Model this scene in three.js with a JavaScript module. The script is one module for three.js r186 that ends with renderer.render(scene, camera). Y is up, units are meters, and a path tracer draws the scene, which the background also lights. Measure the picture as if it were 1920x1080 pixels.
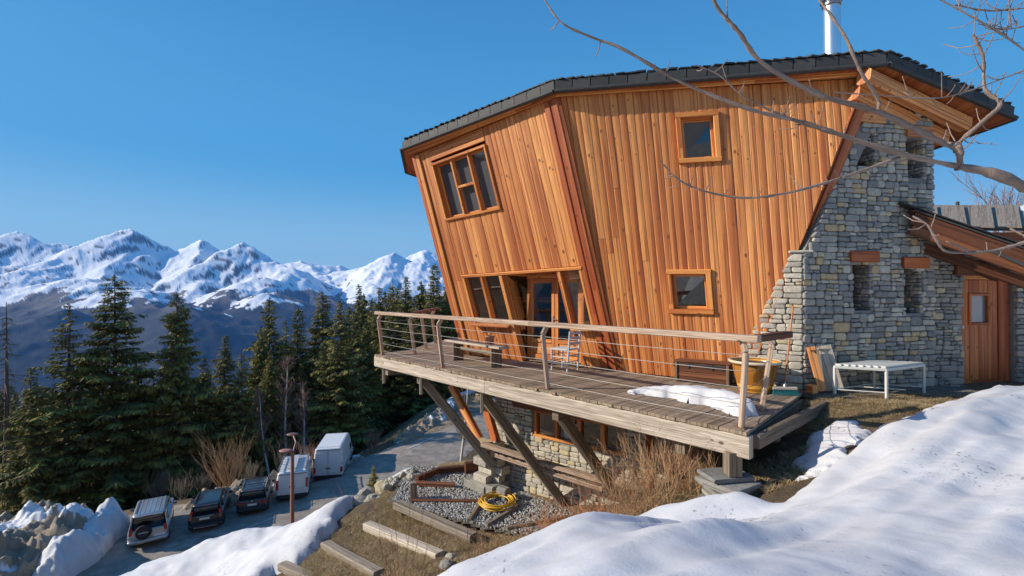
import * as THREE from 'three';
import { mergeGeometries } from 'three/addons/utils/BufferGeometryUtils.js';

// ---------------------------------------------------------------- camera, sky, sun, exposure
const scene = new THREE.Scene();
const EYE = 1.65;                                   // metres above the terrace boards (y = 0)
const camera = new THREE.PerspectiveCamera(61.93, 16 / 9, 0.1, 60000);
camera.position.set(0, EYE, 0);
camera.rotation.x = Math.atan(8 / 900);
scene.add(camera);
const renderer = new THREE.WebGLRenderer({ antialias: true });
renderer.toneMapping = THREE.LinearToneMapping;
renderer.toneMappingExposure = 1.3;
renderer.shadowMap.enabled = true;

const SUN = new THREE.Vector3(-0.88, 0.42, 0.06).normalize();
{
  const W = 512, H = 256, data = new Float32Array(W * H * 4);
  const zen = [0.027, 0.142, 0.385], mid = [0.065, 0.28, 0.55], hor = [0.30, 0.52, 0.65];
  const sm = (a, b, x) => { x = Math.min(1, Math.max(0, (x - a) / (b - a))); return x * x * (3 - 2 * x); };
  for (let j = 0; j < H; j++) for (let i = 0; i < W; i++) {
    const th = (i + .5) / W * 2 * Math.PI - Math.PI, la = (j + .5) / H * Math.PI - Math.PI / 2;
    const d = [Math.cos(la) * Math.cos(th), Math.sin(la), Math.cos(la) * Math.sin(th)];
    const cs = d[0] * SUN.x + d[1] * SUN.y + d[2] * SUN.z;
    const e = Math.max(0, d[1]), a = sm(0, .26, e), b = sm(.22, .75, e);
    const glow = Math.pow(Math.max(0, cs), 5) * .14 + Math.pow(Math.max(0, cs), 60) * 1.5;
    for (let k = 0; k < 3; k++) {
      let c = hor[k] + (mid[k] - hor[k]) * a; c += (zen[k] - c) * b;
      c *= 1 + .12 * (1 - e) * Math.max(0, cs);
      c += glow * [.75, .85, .95][k] * .5;
      if (d[1] < 0) c *= 1 - .35 * Math.min(1, -d[1] * 6);
      data[(j * W + i) * 4 + k] = c;
    }
    data[(j * W + i) * 4 + 3] = 1;
  }
  const t = new THREE.DataTexture(data, W, H, THREE.RGBAFormat, THREE.FloatType);
  t.mapping = THREE.EquirectangularReflectionMapping; t.magFilter = t.minFilter = THREE.LinearFilter; t.needsUpdate = true;
  scene.background = t; scene.environment = t;
}
const sun = new THREE.DirectionalLight(new THREE.Color(1, 0.9, 0.76), 4.6);
sun.position.copy(SUN).multiplyScalar(120); sun.castShadow = true;
sun.shadow.mapSize.set(4096, 4096);
Object.assign(sun.shadow.camera, { left: -60, right: 60, top: 60, bottom: -60, near: 1, far: 400 });
scene.add(sun); scene.add(sun.target);
scene.fog = new THREE.FogExp2(new THREE.Color(0.16, 0.42, 1.0), 0.000036);

// ---------------------------------------------------------------- helpers
function rng(seed) { let s = seed >>> 0 || 1; return () => { s |= 0; s = s + 0x6D2B79F5 | 0; let t = Math.imul(s ^ s >>> 15, 1 | s); t = t + Math.imul(t ^ t >>> 7, 61 | t) ^ t; return ((t ^ t >>> 14) >>> 0) / 4294967296; }; }
const lerp = (a, b, t) => a + (b - a) * t;
const clamp = (x, a = 0, b = 1) => Math.min(b, Math.max(a, x));
const sstep = (a, b, x) => { x = clamp((x - a) / (b - a)); return x * x * (3 - 2 * x); };
const h2 = (x, y) => { let h = Math.imul(x | 0, 374761393) + Math.imul(y | 0, 668265263) | 0; h = Math.imul(h ^ h >>> 13, 1274126177); return ((h ^ h >>> 16) >>> 0) / 4294967296; };
function vn(x, y) { const xi = Math.floor(x), yi = Math.floor(y); let fx = x - xi, fy = y - yi; fx = fx * fx * (3 - 2 * fx); fy = fy * fy * (3 - 2 * fy); return lerp(lerp(h2(xi, yi), h2(xi + 1, yi), fx), lerp(h2(xi, yi + 1), h2(xi + 1, yi + 1), fx), fy); }
function fbm(x, y, o = 4, g = .5) { let a = .5, s = 0, n = 0; for (let i = 0; i < o; i++) { s += a * vn(x + i * 17.3, y - i * 9.1); n += a; a *= g; x *= 2.03; y *= 2.03; } return s / n; }
function ridged(x, y, o = 5) { let a = .5, s = 0, n = 0, w = 1; for (let i = 0; i < o; i++) { let v = 1 - Math.abs(2 * vn(x + i * 31.7, y + i * 11.9) - 1); v *= v; s += a * v * w; n += a; w = clamp(v * 1.6); a *= .5; x *= 2.07; y *= 2.07; } return s / n; }
const V = (x, y, d) => new THREE.Vector3(x, y, -d);                       // d: metres ahead of the tripod
const at = (px, py, d) => V((px - 960) / 900 * d, EYE + (548 - py) / 900 * d, d);
const onY = (px, py, y) => at(px, py, 900 * (EYE - y) / (py - 548));
const used = {};
function numbered(n) { used[n] = (used[n] ?? -1) + 1; return used[n] ? n + '_' + String(used[n]).padStart(3, '0') : n; }
function mesh(name, geo, mat, parent) { const m = new THREE.Mesh(geo, mat); m.name = name; m.castShadow = m.receiveShadow = true; if (parent) parent.add(m); return m; }
function tag(o, label, category, group) { o.userData.label = label; o.userData.category = category; if (group) o.userData.group = group; return o; }
function structure(name, geo, mat) { const m = mesh(numbered(name), geo, mat, scene); m.userData.kind = 'structure'; return m; }
function thing(name, label, category, group) { const g = new THREE.Group(); g.name = numbered(name); scene.add(g); return tag(g, label, category, group); }
function setBase(g, p) { g.position.copy(p); for (const c of g.children) c.position.sub(p); return g; }   // parts were laid out in metres of the place
function geoFrom(pos, uv, idx, col) {
  const g = new THREE.BufferGeometry(); g.setAttribute('position', new THREE.Float32BufferAttribute(pos, 3));
  if (uv) g.setAttribute('uv', new THREE.Float32BufferAttribute(uv, 2)); if (col) g.setAttribute('color', new THREE.Float32BufferAttribute(col, 3));
  if (idx) g.setIndex(idx); g.computeVertexNormals(); return g;
}
const flat = g => { const n = g.index ? g.toNonIndexed() : g; n.computeVertexNormals(); return n; };
const merge = a => mergeGeometries(a.map(g => g.index ? g.toNonIndexed() : g), false);
// a bar from p0 to p1: w across, h along "up", chamfered long edges, grain (v) along its length
let barSeed = 1;
function bar(p0, p1, w, h, o = {}) {
  const L = p0.distanceTo(p1), z = p1.clone().sub(p0).normalize();
  let up = (o.up || new THREE.Vector3(0, 1, 0)).clone(); if (Math.abs(up.dot(z)) > .97) up = new THREE.Vector3(1, 0, 0);
  const x = new THREE.Vector3().crossVectors(up, z).normalize(); up = new THREE.Vector3().crossVectors(z, x);
  const c = Math.min(o.c ?? .008, w * .3, h * .3), a = w / 2, b = h / 2;
  const P = [[-a + c, -b], [a - c, -b], [a, -b + c], [a, b - c], [a - c, b], [-a + c, b], [-a, b - c], [-a, -b + c]];
  const pos = [], uv = [], q = (i, t) => p0.clone().addScaledVector(x, P[i][0]).addScaledVector(up, P[i][1]).addScaledVector(z, t * L);
  const s = (barSeed = (barSeed * 16807) % 2147483647) / 2147483647, u0 = s * 3, v0 = s * 7; let per = 0;
  const put = (v, u, w2) => { pos.push(v.x, v.y, v.z); uv.push(u, w2); };
  for (let i = 0; i < 8; i++) {
    const j = (i + 1) % 8, l = Math.hypot(P[j][0] - P[i][0], P[j][1] - P[i][1]);
    const A = q(i, 0), B = q(j, 0), C = q(j, 1), D = q(i, 1), ua = u0 + per, ub = u0 + per + l; per += l;
    put(A, ua, v0); put(B, ub, v0); put(C, ub, v0 + L); put(A, ua, v0); put(C, ub, v0 + L); put(D, ua, v0 + L);
  }
  for (const t of [0, 1]) for (let i = 1; i < 7; i++) { const tri = t ? [0, i, i + 1] : [0, i + 1, i]; for (const k of tri) put(q(k, t), u0 + P[k][0], v0 + P[k][1]); }
  return geoFrom(pos, uv);
}
// an upright block with its base centre at p, turned about y
function block(p, w, h, dp, turn = 0, c = .006) { const f = new THREE.Vector3(Math.sin(turn), 0, Math.cos(turn)); const m = p.clone(); m.y += h / 2; return bar(m.clone().addScaledVector(f, -dp / 2), m.clone().addScaledVector(f, dp / 2), w, h, { c }); }
// a tapered tube through points
function tube(pts, rad, sides = 6, caps = true) {
  const pos = [], uv = [], idx = []; let X = null, len = 0;
  for (let i = 0; i < pts.length; i++) {
    const t = pts[Math.min(i + 1, pts.length - 1)].clone().sub(pts[Math.max(i - 1, 0)]).normalize();
    if (!X) { X = new THREE.Vector3(0, 1, 0); if (Math.abs(t.y) > .9) X.set(1, 0, 0); }
    X = X.clone().addScaledVector(t, -X.dot(t)).normalize(); const Y = new THREE.Vector3().crossVectors(t, X);
    if (i) len += pts[i].distanceTo(pts[i - 1]); const r = Array.isArray(rad) ? rad[i] : rad;
    for (let k = 0; k <= sides; k++) { const a = k / sides * 2 * Math.PI; const p = pts[i].clone().addScaledVector(X, Math.cos(a) * r).addScaledVector(Y, Math.sin(a) * r); pos.push(p.x, p.y, p.z); uv.push(k / sides * r * 6.28, len); }
  }
  const n = sides + 1; for (let i = 0; i < pts.length - 1; i++) for (let k = 0; k < sides; k++) { const a = i * n + k; idx.push(a, a + 1, a + n, a + 1, a + n + 1, a + n); }
  if (caps) for (const [i, f] of [[0, 1], [pts.length - 1, 0]]) { const b = pos.length / 3; pos.push(pts[i].x, pts[i].y, pts[i].z); uv.push(0, 0); for (let k = 0; k < sides; k++) f ? idx.push(b, i * n + k + 1, i * n + k) : idx.push(b, i * n + k, i * n + k + 1); }
  return geoFrom(pos, uv, idx);
}
function smooth(pts, n) { const c = new THREE.CatmullRomCurve3(pts, false, 'centripetal'); return c.getPoints(n); }
// ---------------------------------------------------------------- textures and materials
function tex(w, h, fn, srgb = true) {
  const d = new Uint8Array(w * h * 4);
  for (let j = 0; j < h; j++) for (let i = 0; i < w; i++) { const c = fn(i / w, j / h, i, j), k = (j * w + i) * 4; d[k] = clamp(c[0], 0, 255); d[k + 1] = clamp(c[1], 0, 255); d[k + 2] = clamp(c[2], 0, 255); d[k + 3] = 255; }
  const t = new THREE.DataTexture(d, w, h); t.wrapS = t.wrapT = THREE.RepeatWrapping; t.magFilter = THREE.LinearFilter; t.minFilter = THREE.LinearMipmapLinearFilter; t.generateMipmaps = true;
  if (srgb) t.colorSpace = THREE.SRGBColorSpace; t.needsUpdate = true; return t;
}
const rep = (t, x, y) => { const c = t.clone(); c.repeat.set(x, y); c.needsUpdate = true; return c; };
// tileable noise: blend of shifted copies
function tn(u, v, fx, fy, o = 4) { const a = fbm(u * fx, v * fy, o), b = fbm((u - 1) * fx, v * fy, o), c = fbm(u * fx, (v - 1) * fy, o), d = fbm((u - 1) * fx, (v - 1) * fy, o); return lerp(lerp(a, b, u), lerp(c, d, u), v); }
// timber: u across in metres (one repeat = 1 m wide, 5 m long)
function woodTex(o) {
  const R = rng(o.seed), cols = o.cols, knots = [];
  for (let c = 0; c < cols; c++) for (let k = 0; k < o.knots; k++) knots.push([c, (c + .2 + .6 * R()) / cols, R(), .6 + R() * .9]);
  const tone = Array.from({ length: cols }, () => [R(), R(), R() * 100]);
  return tex(o.w || 512, o.h || 1024, (u, v) => {
    const c = Math.floor(u * cols), fu = u * cols - c, T = tone[c]; let kd = 0, bend = 0;
    for (const K of knots) if (K[0] === c) { let dv = Math.abs(v - K[2]); dv = Math.min(dv, 1 - dv); const dx = (u - K[1]) * 1.0, dy = dv * 5, r = Math.hypot(dx * 1.6, dy) / (.028 * K[3]); kd = Math.max(kd, sstep(1.15, .55, r)); bend += .55 * Math.exp(-r * r * .12) * Math.sign(dx || 1); }
    const g1 = fbm(T[2] + (fu * 7 + bend), v * 6 + T[2], 3), g2 = fbm(T[2] * 3 + (fu * 34 + bend * 5), v * 13, 2), st = fbm(T[2] * 7 + fu * 5, v * 3.1 + T[2], 3);
    const ring = .5 + .5 * Math.sin((fu * 5 + bend * 1.5 + g1 * 3.5) * 6.28);
    let m = .30 * ring + .40 * g2 + .30 * g1; m = clamp((m - .5) * o.contrast + .5);
    const s = sstep(.5, .78, st + (o.wet || 0) * sstep(.55, .05, v) * (.4 + T[1])) * o.streak;
    return [0, 1, 2].map(k => { let x = lerp(o.dark[k], o.light[k], clamp(m + (T[0] - .5) * o.vary)); x = lerp(x, o.stain[k], s * .8); return lerp(x, o.knot[k], kd * .85); });
  });
}
const larchT = woodTex({ seed: 5, cols: 6, knots: 4, w: 768, h: 1536, light: [230, 164, 96], dark: [180, 108, 54], stain: [138, 62, 28], knot: [124, 64, 30], contrast: 1.35, streak: .7, vary: .4, wet: .16 });
const greyT = woodTex({ seed: 9, cols: 5, knots: 2, light: [176, 163, 146], dark: [104, 92, 78], stain: [78, 66, 54], knot: [64, 52, 42], contrast: 1.3, streak: .6, vary: .4 });
const brownT = woodTex({ seed: 21, cols: 5, knots: 3, light: [150, 92, 54], dark: [92, 50, 26], stain: [62, 34, 20], knot: [50, 26, 14], contrast: 1.2, streak: .6, vary: .4 });
const grainB = tex(256, 512, (u, v) => { const x = 255 * (.55 * tn(u, v, 60, 4, 2) + .45 * tn(u, v, 20, 3, 2)); return [x, x, x]; }, false);
const grain = rep(grainB, 1, .2);
const wood = (t, tint = 0xffffff, rough = .62, bs = .003) => new THREE.MeshStandardMaterial({ map: t, color: tint, roughness: rough, bumpMap: grain, bumpScale: bs });
const larchM = rep(larchT, 1, .2), greyM = rep(greyT, 1, .2), brownM = rep(brownT, 1, .2);
const col = (r, g, b) => new THREE.Color().setRGB(r, g, b);
const siding = [[1, 1, 1], [.93, .89, .83], [1.03, 1.02, .98], [.88, .79, .69], [.98, .96, .93], [.83, .71, .6], [1.02, .97, .9], [.95, .9, .82], [1, .99, .97]].map(c => wood(larchM, col(...c), .55, .002));
const MAT = {
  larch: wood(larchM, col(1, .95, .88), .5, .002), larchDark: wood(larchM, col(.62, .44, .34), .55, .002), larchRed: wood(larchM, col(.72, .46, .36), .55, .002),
  honey: wood(larchM, col(1.05, 1.0, .85), .45, .0015), beam: wood(brownM, 0xffffff, .7, .004), beamDark: wood(brownM, col(.6, .55, .5), .75, .004),
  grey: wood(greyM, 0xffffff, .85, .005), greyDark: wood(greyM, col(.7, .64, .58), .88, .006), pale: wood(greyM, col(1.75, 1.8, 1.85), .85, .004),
  pine: wood(larchM, col(1.1, 1.15, 1.25), .6, .002), rail: wood(greyM, col(1.7, 1.5, 1.42), .7, .003),
};
const deckMats = [[1.2, 1.1, 1], [.96, .88, .8], [1.1, .98, .88], [.84, .76, .68], [1.05, .92, .78]].map(c => wood(greyM, col(...c), .88, .006));
const speck = (seed, f, lo, hi, o = 5) => tex(512, 512, (u, v) => { const n = clamp((tn(u + .001 * seed, v, f, f, o) - .5) * 1.7 + .5), m = tn(u, v, f * 9, f * 9, 2), x = clamp(n * .6 + m * .4); return [0, 1, 2].map(k => lerp(lo[k], hi[k], x)); });
const noiseB = tex(512, 512, (u, v) => { const x = 255 * (.5 * tn(u, v, 12, 12, 4) + .5 * tn(u, v, 70, 70, 2)); return [x, x, x]; }, false);
const plain = (r, g, b, rough = .8, x = {}) => new THREE.MeshStandardMaterial({ color: col(r, g, b), roughness: rough, ...x });
const stoneT = speck(3, 9, [186, 186, 186], [255, 255, 255]);
const stoneTones = [[.31, .30, .28], [.24, .24, .24], [.41, .39, .355], [.19, .195, .20], [.47, .39, .27], [.36, .345, .31], [.47, .34, .21], [.28, .275, .265], [.56, .49, .39], [.22, .23, .23]];
for (const c of stoneTones) { c[0] = Math.min(.72, c[0] * 1.62); c[1] = Math.min(.66, c[1] * 1.52); c[2] = Math.min(.58, c[2] * 1.36); }
const stoneMats = stoneTones.map(c => new THREE.MeshStandardMaterial({ map: rep(stoneT, 2.3, 2.3), color: col(...c), roughness: .88, bumpMap: rep(noiseB, 2.5, 2.5), bumpScale: .012 }));
const mortarM = new THREE.MeshStandardMaterial({ map: rep(stoneT, 3, 3), color: col(.3, .28, .25), roughness: .95 });
const glassM = new THREE.MeshPhysicalMaterial({ color: 0xffffff, transmission: 1, roughness: .015, ior: 2.1, thickness: 0 });
const roomM = plain(.10, .075, .055, .9), greyPanelM = plain(.085, .085, .095, .9);
const zinc = new THREE.MeshStandardMaterial({ color: col(.075, .075, .075), roughness: .5, metalness: .35, map: rep(stoneT, 1.5, 1.5) });
const zincs = [.8, 1, 1.25].map(k => { const m = zinc.clone(); m.color = col(.06 * k, .06 * k, .059 * k); m.metalness = 0; m.roughness = .7; return m; });
const snowT = tex(1024, 1024, (u, v) => { const n = tn(u, v, 9, 9, 4), g = tn(u, v, 160, 160, 1), s = tn(u + .3, v, 90, 90, 2); let k = 232 + 18 * (n - .5) * 2 + 10 * (g - .5); if (s > .74) k -= 60 * (s - .74) * 6; return [k, k * 1.0, k * 1.0]; });
const snowM = new THREE.MeshStandardMaterial({ map: rep(snowT, .45, .45), color: col(.745, .745, .755), roughness: .85, bumpMap: rep(noiseB, 1.6, 1.6), bumpScale: .0025 });
const steel = plain(.55, .55, .55, .35, { metalness: 1 }), cableM = plain(.3, .28, .26, .5, { metalness: .4 });
const rust = plain(.20, .10, .06, .75);
// ---------------------------------------------------------------- land: one height for every spot (x across, d ahead)
const CP = [
  [0, 0, -.02], [0, 2.5, -.1], [2, 2.5, -.06], [4, 2.5, 0], [6.5, 2.5, .1], [9, 4, .25], [12, 3, .5], [-.48, 3.3, -.5], [.2, 4.2, -.68], [.7, 4.5, -.78], [1.6, 5.0, -.86], [1.66, 4.3, -.62], [2.5, 4.7, -.66], [3.47, 5.2, -.42], [4.46, 5.9, -.16], [6.1, 6.6, -.02], [7.8, 7.3, .02],
  [-1.5, 2.2, -.75], [-2.5, 1, -.8], [-4, 0, -1.0], [-7, -2, -1.6], [0, -5, .4], [6, -5, 1.2], [14, -4, 2.2], [16, 6, 1.2], [-3.2, 3.6, -2.2], [-6, 5, -3.6], [-4, 7, -3.5],
  [5, 8.2, -.08], [7.6, 8.6, -.08], [8, 7.7, -.06], [4.9, 6.8, -.14], [4.6, 7.6, -.16], [10, 9.5, -.02], [6.3, 7.5, -.06],
  [3.2, 6, -.72], [2.7, 6.2, -.95], [4, 7.2, -.5], [2.7, 7.5, -1.4], [3.6, 9, -1.2],
  [1.24, 8, -2.3], [2.6, 6.8, -1.1], [1.2, 10.5, -3.15], [2.3, 9.3, -2.7], [0, 5.2, -1.75], [.8, 5.6, -1.65], [1.6, 6, -1.35], [-.9, 4.5, -1.8], [0, 7, -2.9], [-1, 6.5, -2.7],
  [0, 10.5, -3.25], [-1, 11.5, -3.25], [-2.4, 11.3, -3.25], [-2.3, 13, -3.25], [-.6, 12.2, -3.25], [1, 9.6, -3.2], [-.5, 14, -3.3], [-1.6, 12.4, -3.25], [-.4, 11, -3.25],
  [-.87, 9.8, -3.3], [-3.3, 11, -3.72], [-1.4, 9, -3.3], [-4.14, 10.8, -4.0], [-2.55, 9, -3.6], [-4.44, 10, -4.2], [-2.3, 10.2, -3.5], [-1.2, 8, -3.2], [-3, 7.6, -3.6],
  [-4.1, 12.3, -3.85], [-4.8, 12, -4.2], [-7.4, 13, -5.1], [-9.9, 13.5, -6.3], [-7.5, 12, -5.5], [-12, 13, -7.2], [-6, 10.5, -5], [-9, 10, -6],
  [-3.9, 13, -4.0], [-2.9, 13.6, -3.6], [-5.4, 14.2, -5.6], [-8, 15.4, -7.6], [-11, 16, -9], [-4, 15.4, -5], [-2.8, 16, -4.5], [-1, 17, -5.2], [3, 19, -5.4], [-7, 18, -9.6], [-5, 20, -9.6], [-2, 22, -8.6],
  [-10, 20, -11.4], [-14, 18, -11.2], [-18, 16, -11.6], [-8, 23, -11.6], [-14, 24, -11.7], [-20, 24, -11.7], [-26, 22, -11.9], [-10, 28, -11.6], [-15, 29, -11.7], [-20, 29, -11.8], [-12, 34, -11.5], [-7, 32, -11.5], [-6, 40, -11.3], [-9, 40, -11.3], [-4, 48, -11.2], [-1, 55, -11.1], [3, 50, -11], [5, 62, -11], [0, 38, -11.1], [-2, 30, -11.2], [-3, 62, -10.9], [-9, 55, -11.2], [8, 40, -10],
  [-24, 32, -12.6], [-19, 35, -12.8], [-15, 40, -13], [-28, 44, -17.5], [-20, 46, -16.5], [-12, 47, -12.6], [-9, 66, -13.5], [0, 80, -15], [-16, 64, -20], [-32, 62, -27], [-40, 30, -17], [-45, 45, -27], [10, 75, -12], [-35, 15, -13],
  [4, 22, -3.6], [9, 15, -.6], [12, 12, 0], [13, 22, 0], [20, 20, 2], [20, 45, 0], [25, 5, 2.5], [2, 14, -2.5], [6, 12, -.5],
];
const tps = (() => {
  const n = CP.length, N = n + 3, A = Array.from({ length: N }, () => new Float64Array(N + 1)), U = r2 => r2 < 1e-9 ? 0 : .5 * r2 * Math.log(r2);
  for (let i = 0; i < n; i++) {
    for (let j = 0; j < n; j++) A[i][j] = U((CP[i][0] - CP[j][0]) ** 2 + (CP[i][1] - CP[j][1]) ** 2); A[i][i] += .25;
    A[i][n] = A[n][i] = 1; A[i][n + 1] = A[n + 1][i] = CP[i][0]; A[i][n + 2] = A[n + 2][i] = CP[i][1]; A[i][N] = CP[i][2];
  }
  for (let c = 0; c < N; c++) { let p = c; for (let r = c + 1; r < N; r++) if (Math.abs(A[r][c]) > Math.abs(A[p][c])) p = r;[A[c], A[p]] = [A[p], A[c]]; for (let r = 0; r < N; r++) if (r !== c) { const f = A[r][c] / A[c][c]; if (f) for (let k = c; k <= N; k++) A[r][k] -= f * A[c][k]; } }
  const w = A.map((r, i) => r[N] / r[i]);
  return (x, d) => { let s = w[n] + w[n + 1] * x + w[n + 2] * d; for (let i = 0; i < n; i++) s += w[i] * U((x - CP[i][0]) ** 2 + (d - CP[i][1]) ** 2); return s; };
})();
function land(x, d) {
  const far = Math.max(sstep(62, 105, d), sstep(30, 75, -x), sstep(16, 40, x), sstep(4, 20, -d));
  let f = 0;
  if (far > 0) { const r = Math.max(0, d * .85 - x * .35 - 30); f = x > 12 ? 1.2 + (x - 12) * .12 - Math.max(0, d - 25) * .12 : d < 0 ? 1 - d * .34 : -9 - r * .34 - Math.max(0, r - 300) * .08; f = Math.max(f, -900 + 30 * fbm(x * .002, d * .002)); f += (fbm(x * .05, d * .05) - .5) * 3; }
  const n = far < 1 ? tps(clamp(x, -60, 45), clamp(d, -20, 110)) : 0;
  return lerp(n, f, far) + (fbm(x * 1.7, d * 1.7, 3) - .5) * .10;
}
const axis = (list) => { const o = []; for (const [a, b, s] of list) for (let x = a; x < b - 1e-6; x += s) o.push(x); o.push(list[list.length - 1][1]); return o; };
{
  const XS = axis([[-6000, -1000, 500], [-1000, -200, 60], [-200, -60, 7], [-60, -14, 1.1], [-14, 9, .17], [9, 24, .6], [24, 80, 6], [80, 1200, 160]]);
  const DS = axis([[-200, -20, 30], [-20, 2, 1.2], [2, 16, .17], [16, 45, .6], [45, 110, 1.6], [110, 400, 14], [400, 4600, 140]]);
  const pos = [], uv = [], idx = [], cl = [], nx = XS.length;
  for (const d of DS) for (const x of XS) {
    const y = land(x, d); pos.push(x, y, -d); uv.push(x, d);
    const g = fbm(x * .9, d * .9, 4), g2 = fbm(x * .23 + 40, d * .23, 3); let c = [lerp(.20, .40, g), lerp(.14, .285, g), lerp(.08, .165, g)];
    if (g2 > .52) { const k = sstep(.52, .62, g2) * .6; c = [lerp(c[0], .13, k), lerp(c[1], .10, k), lerp(c[2], .06, k)]; }
    if (d > 75 || x < -32) { const k = Math.max(sstep(75, 110, d), sstep(32, 60, -x)); c = [lerp(c[0], .035, k), lerp(c[1], .042, k), lerp(c[2], .025, k)]; }
    if ((d < -2.5 + 2 * g2 || x > 12.5 + 2 * g2) && d < 60) c = [.8, .8, .82];                // unseen hillside behind the tripod: snow spread and slope steepened to bounce light
    cl.push(...c);
  }
  for (let j = 0; j < DS.length - 1; j++) for (let i = 0; i < nx - 1; i++) { const a = j * nx + i; idx.push(a, a + 1, a + nx, a + 1, a + nx + 1, a + nx); }
  const soilT = speck(7, 14, [120, 112, 100], [255, 250, 240]);
  structure('ground', geoFrom(pos, uv, idx, cl), new THREE.MeshStandardMaterial({ vertexColors: true, map: rep(soilT, .8, .8), roughness: .97, bumpMap: rep(noiseB, 1.1, 1.1), bumpScale: .05 }));
}
// a sheet draped over the land inside a closed outline, with its own thickness
function inside(P, x, y) { let c = false; for (let i = 0, j = P.length - 1; i < P.length; j = i++) if ((P[i][1] > y) !== (P[j][1] > y) && x < (P[j][0] - P[i][0]) * (y - P[i][1]) / (P[j][1] - P[i][1]) + P[i][0]) c = !c; return c; }
function edgeDist(P, x, y) { let m = 1e9; for (let i = 0, j = P.length - 1; i < P.length; j = i++) { const ax = P[j][0], ay = P[j][1], bx = P[i][0] - ax, by = P[i][1] - ay, t = clamp(((x - ax) * bx + (y - ay) * by) / (bx * bx + by * by)); m = Math.min(m, Math.hypot(x - ax - bx * t, y - ay - by * t)); } return inside(P, x, y) ? m : -m; }
function drape(P, cell, height, o = {}) {
  const bx = [Math.min(...P.map(p => p[0])) - .3, Math.max(...P.map(p => p[0])) + .3], bd = [Math.min(...P.map(p => p[1])) - .3, Math.max(...P.map(p => p[1])) + .3];
  const nx = Math.ceil((bx[1] - bx[0]) / cell) + 1, nd = Math.ceil((bd[1] - bd[0]) / cell) + 1, S = new Float32Array(nx * nd), pos = [], uv = [], idx = [], id = new Int32Array(nx * nd).fill(-1), cl = [];
  const w = o.wobble ?? 0, wf = o.wf ?? 2;
  for (let j = 0; j < nd; j++) for (let i = 0; i < nx; i++) { const x = bx[0] + i * cell, d = bd[0] + j * cell; S[j * nx + i] = edgeDist(P, x, d) + w * (fbm(x * wf, d * wf, 3) - .5) * 2; }
  const vert = k => { if (id[k] < 0) { id[k] = pos.length / 3; const x = bx[0] + (k % nx) * cell, d = bd[0] + Math.floor(k / nx) * cell; pos.push(x, height(x, d, S[k]), -d); uv.push(x, d); if (o.color) cl.push(...o.color(x, d, S[k])); } return id[k]; };
  const lim = o.skirt ?? -cell;
  for (let j = 0; j < nd - 1; j++) for (let i = 0; i < nx - 1; i++) { const k = j * nx + i; if (Math.max(S[k], S[k + 1], S[k + nx], S[k + nx + 1]) > 0 && Math.min(S[k], S[k + 1], S[k + nx], S[k + nx + 1]) > lim * 2.2) { const a = vert(k), b = vert(k + 1), c = vert(k + nx), e = vert(k + nx + 1); idx.push(a, b, c, b, e, c); } }
  return geoFrom(pos, uv, idx, o.color ? cl : null);
}
const lip = (s, t, r) => s <= 0 ? -.06 + s * .3 : t * Math.sqrt(1 - (1 - clamp(s / r)) ** 2);
// snow under the tripod and up to the house
function hit(px, py, off) { let d = 2; for (; d < 14; d += .01) { const p = at(px, py, d); if (p.y < land(p.x, d) + off) break; } const p = at(px, py, d); return [p.x, d]; }
const SN = [[-7, -6], [-2.6, 1.2], [-1.2, 2.7], [-.62, 3.75], [.1, 4.55], [.75, 4.95], [1.0, 5.35], [1.7, 5.5], [2.4, 5.4], [2.75, 5.05], ...[[1500, 905], [1560, 862], [1640, 798], [1700, 774], [1790, 745], [1920, 716], [2080, 690]].map(([a, b]) => hit(a, b, .14)), [16, 9.5], [18, -6]];
const bell = (a, b) => Math.exp(-a * a - b * b);
function nearSnow(x, d, s) {
  const p = (-x * .5 + d * .866), q = (x * .866 + d * .5);
  const rip = (fbm(p * 2.4 + .5 * Math.sin(q * .7), q * .34 + 3, 2) - .5) * .17 + (fbm(p * 6 + 9, q * .8, 2) - .5) * .05 + (ridged(p * 2.3 + .4 * Math.sin(q * 1.3), q * .22 + 8, 3) - .5) * .1 + (ridged(p * 4.6 + .5 * Math.sin(q * .9), q * .35 + 2, 2) - .5) * .035 + (fbm(x * 7, d * 7, 2) - .5) * .006;
  const m = bell((x - 1.55) / .8, (d - 5.14) / .26) * .17 - bell((x - 1.7) / .9, (d - 4.72) / .16) * .10 + bell((x - .95) / .28, (d - 5.0) / .26) * .1 + bell((x - 2.35) / .35, (d - 5.02) / .22) * .1;
  const groove = -.05 * bell((d - 5.2 - (x - 4) * .42) / .09, 0) * sstep(3.2, 3.8, x) * sstep(6.6, 5.8, x);
  return land(x, d) * 1 + lip(s, .22, .35) + (s > 0 ? (rip + m + groove) * sstep(0, .2, s) : 0);
}
structure('snow_slope', drape(SN, .055, nearSnow, { wobble: .07, wf: 3 }), snowM);
// melting patch in the shade beside the terrace end
structure('snow_patch', drape([[3.5, 5.7], [3.9, 5.75], [4.5, 6.1], [4.75, 6.55], [4.55, 6.9], [4.2, 6.75], [3.95, 6.35], [3.6, 6.1]], .04, (x, d, s) => land(x, d) + lip(s, .07, .12) + (s > 0 ? (fbm(x * 8, d * 8, 3) - .5) * .05 : 0), { wobble: .28, wf: 3.2 }), snowM);
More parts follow.
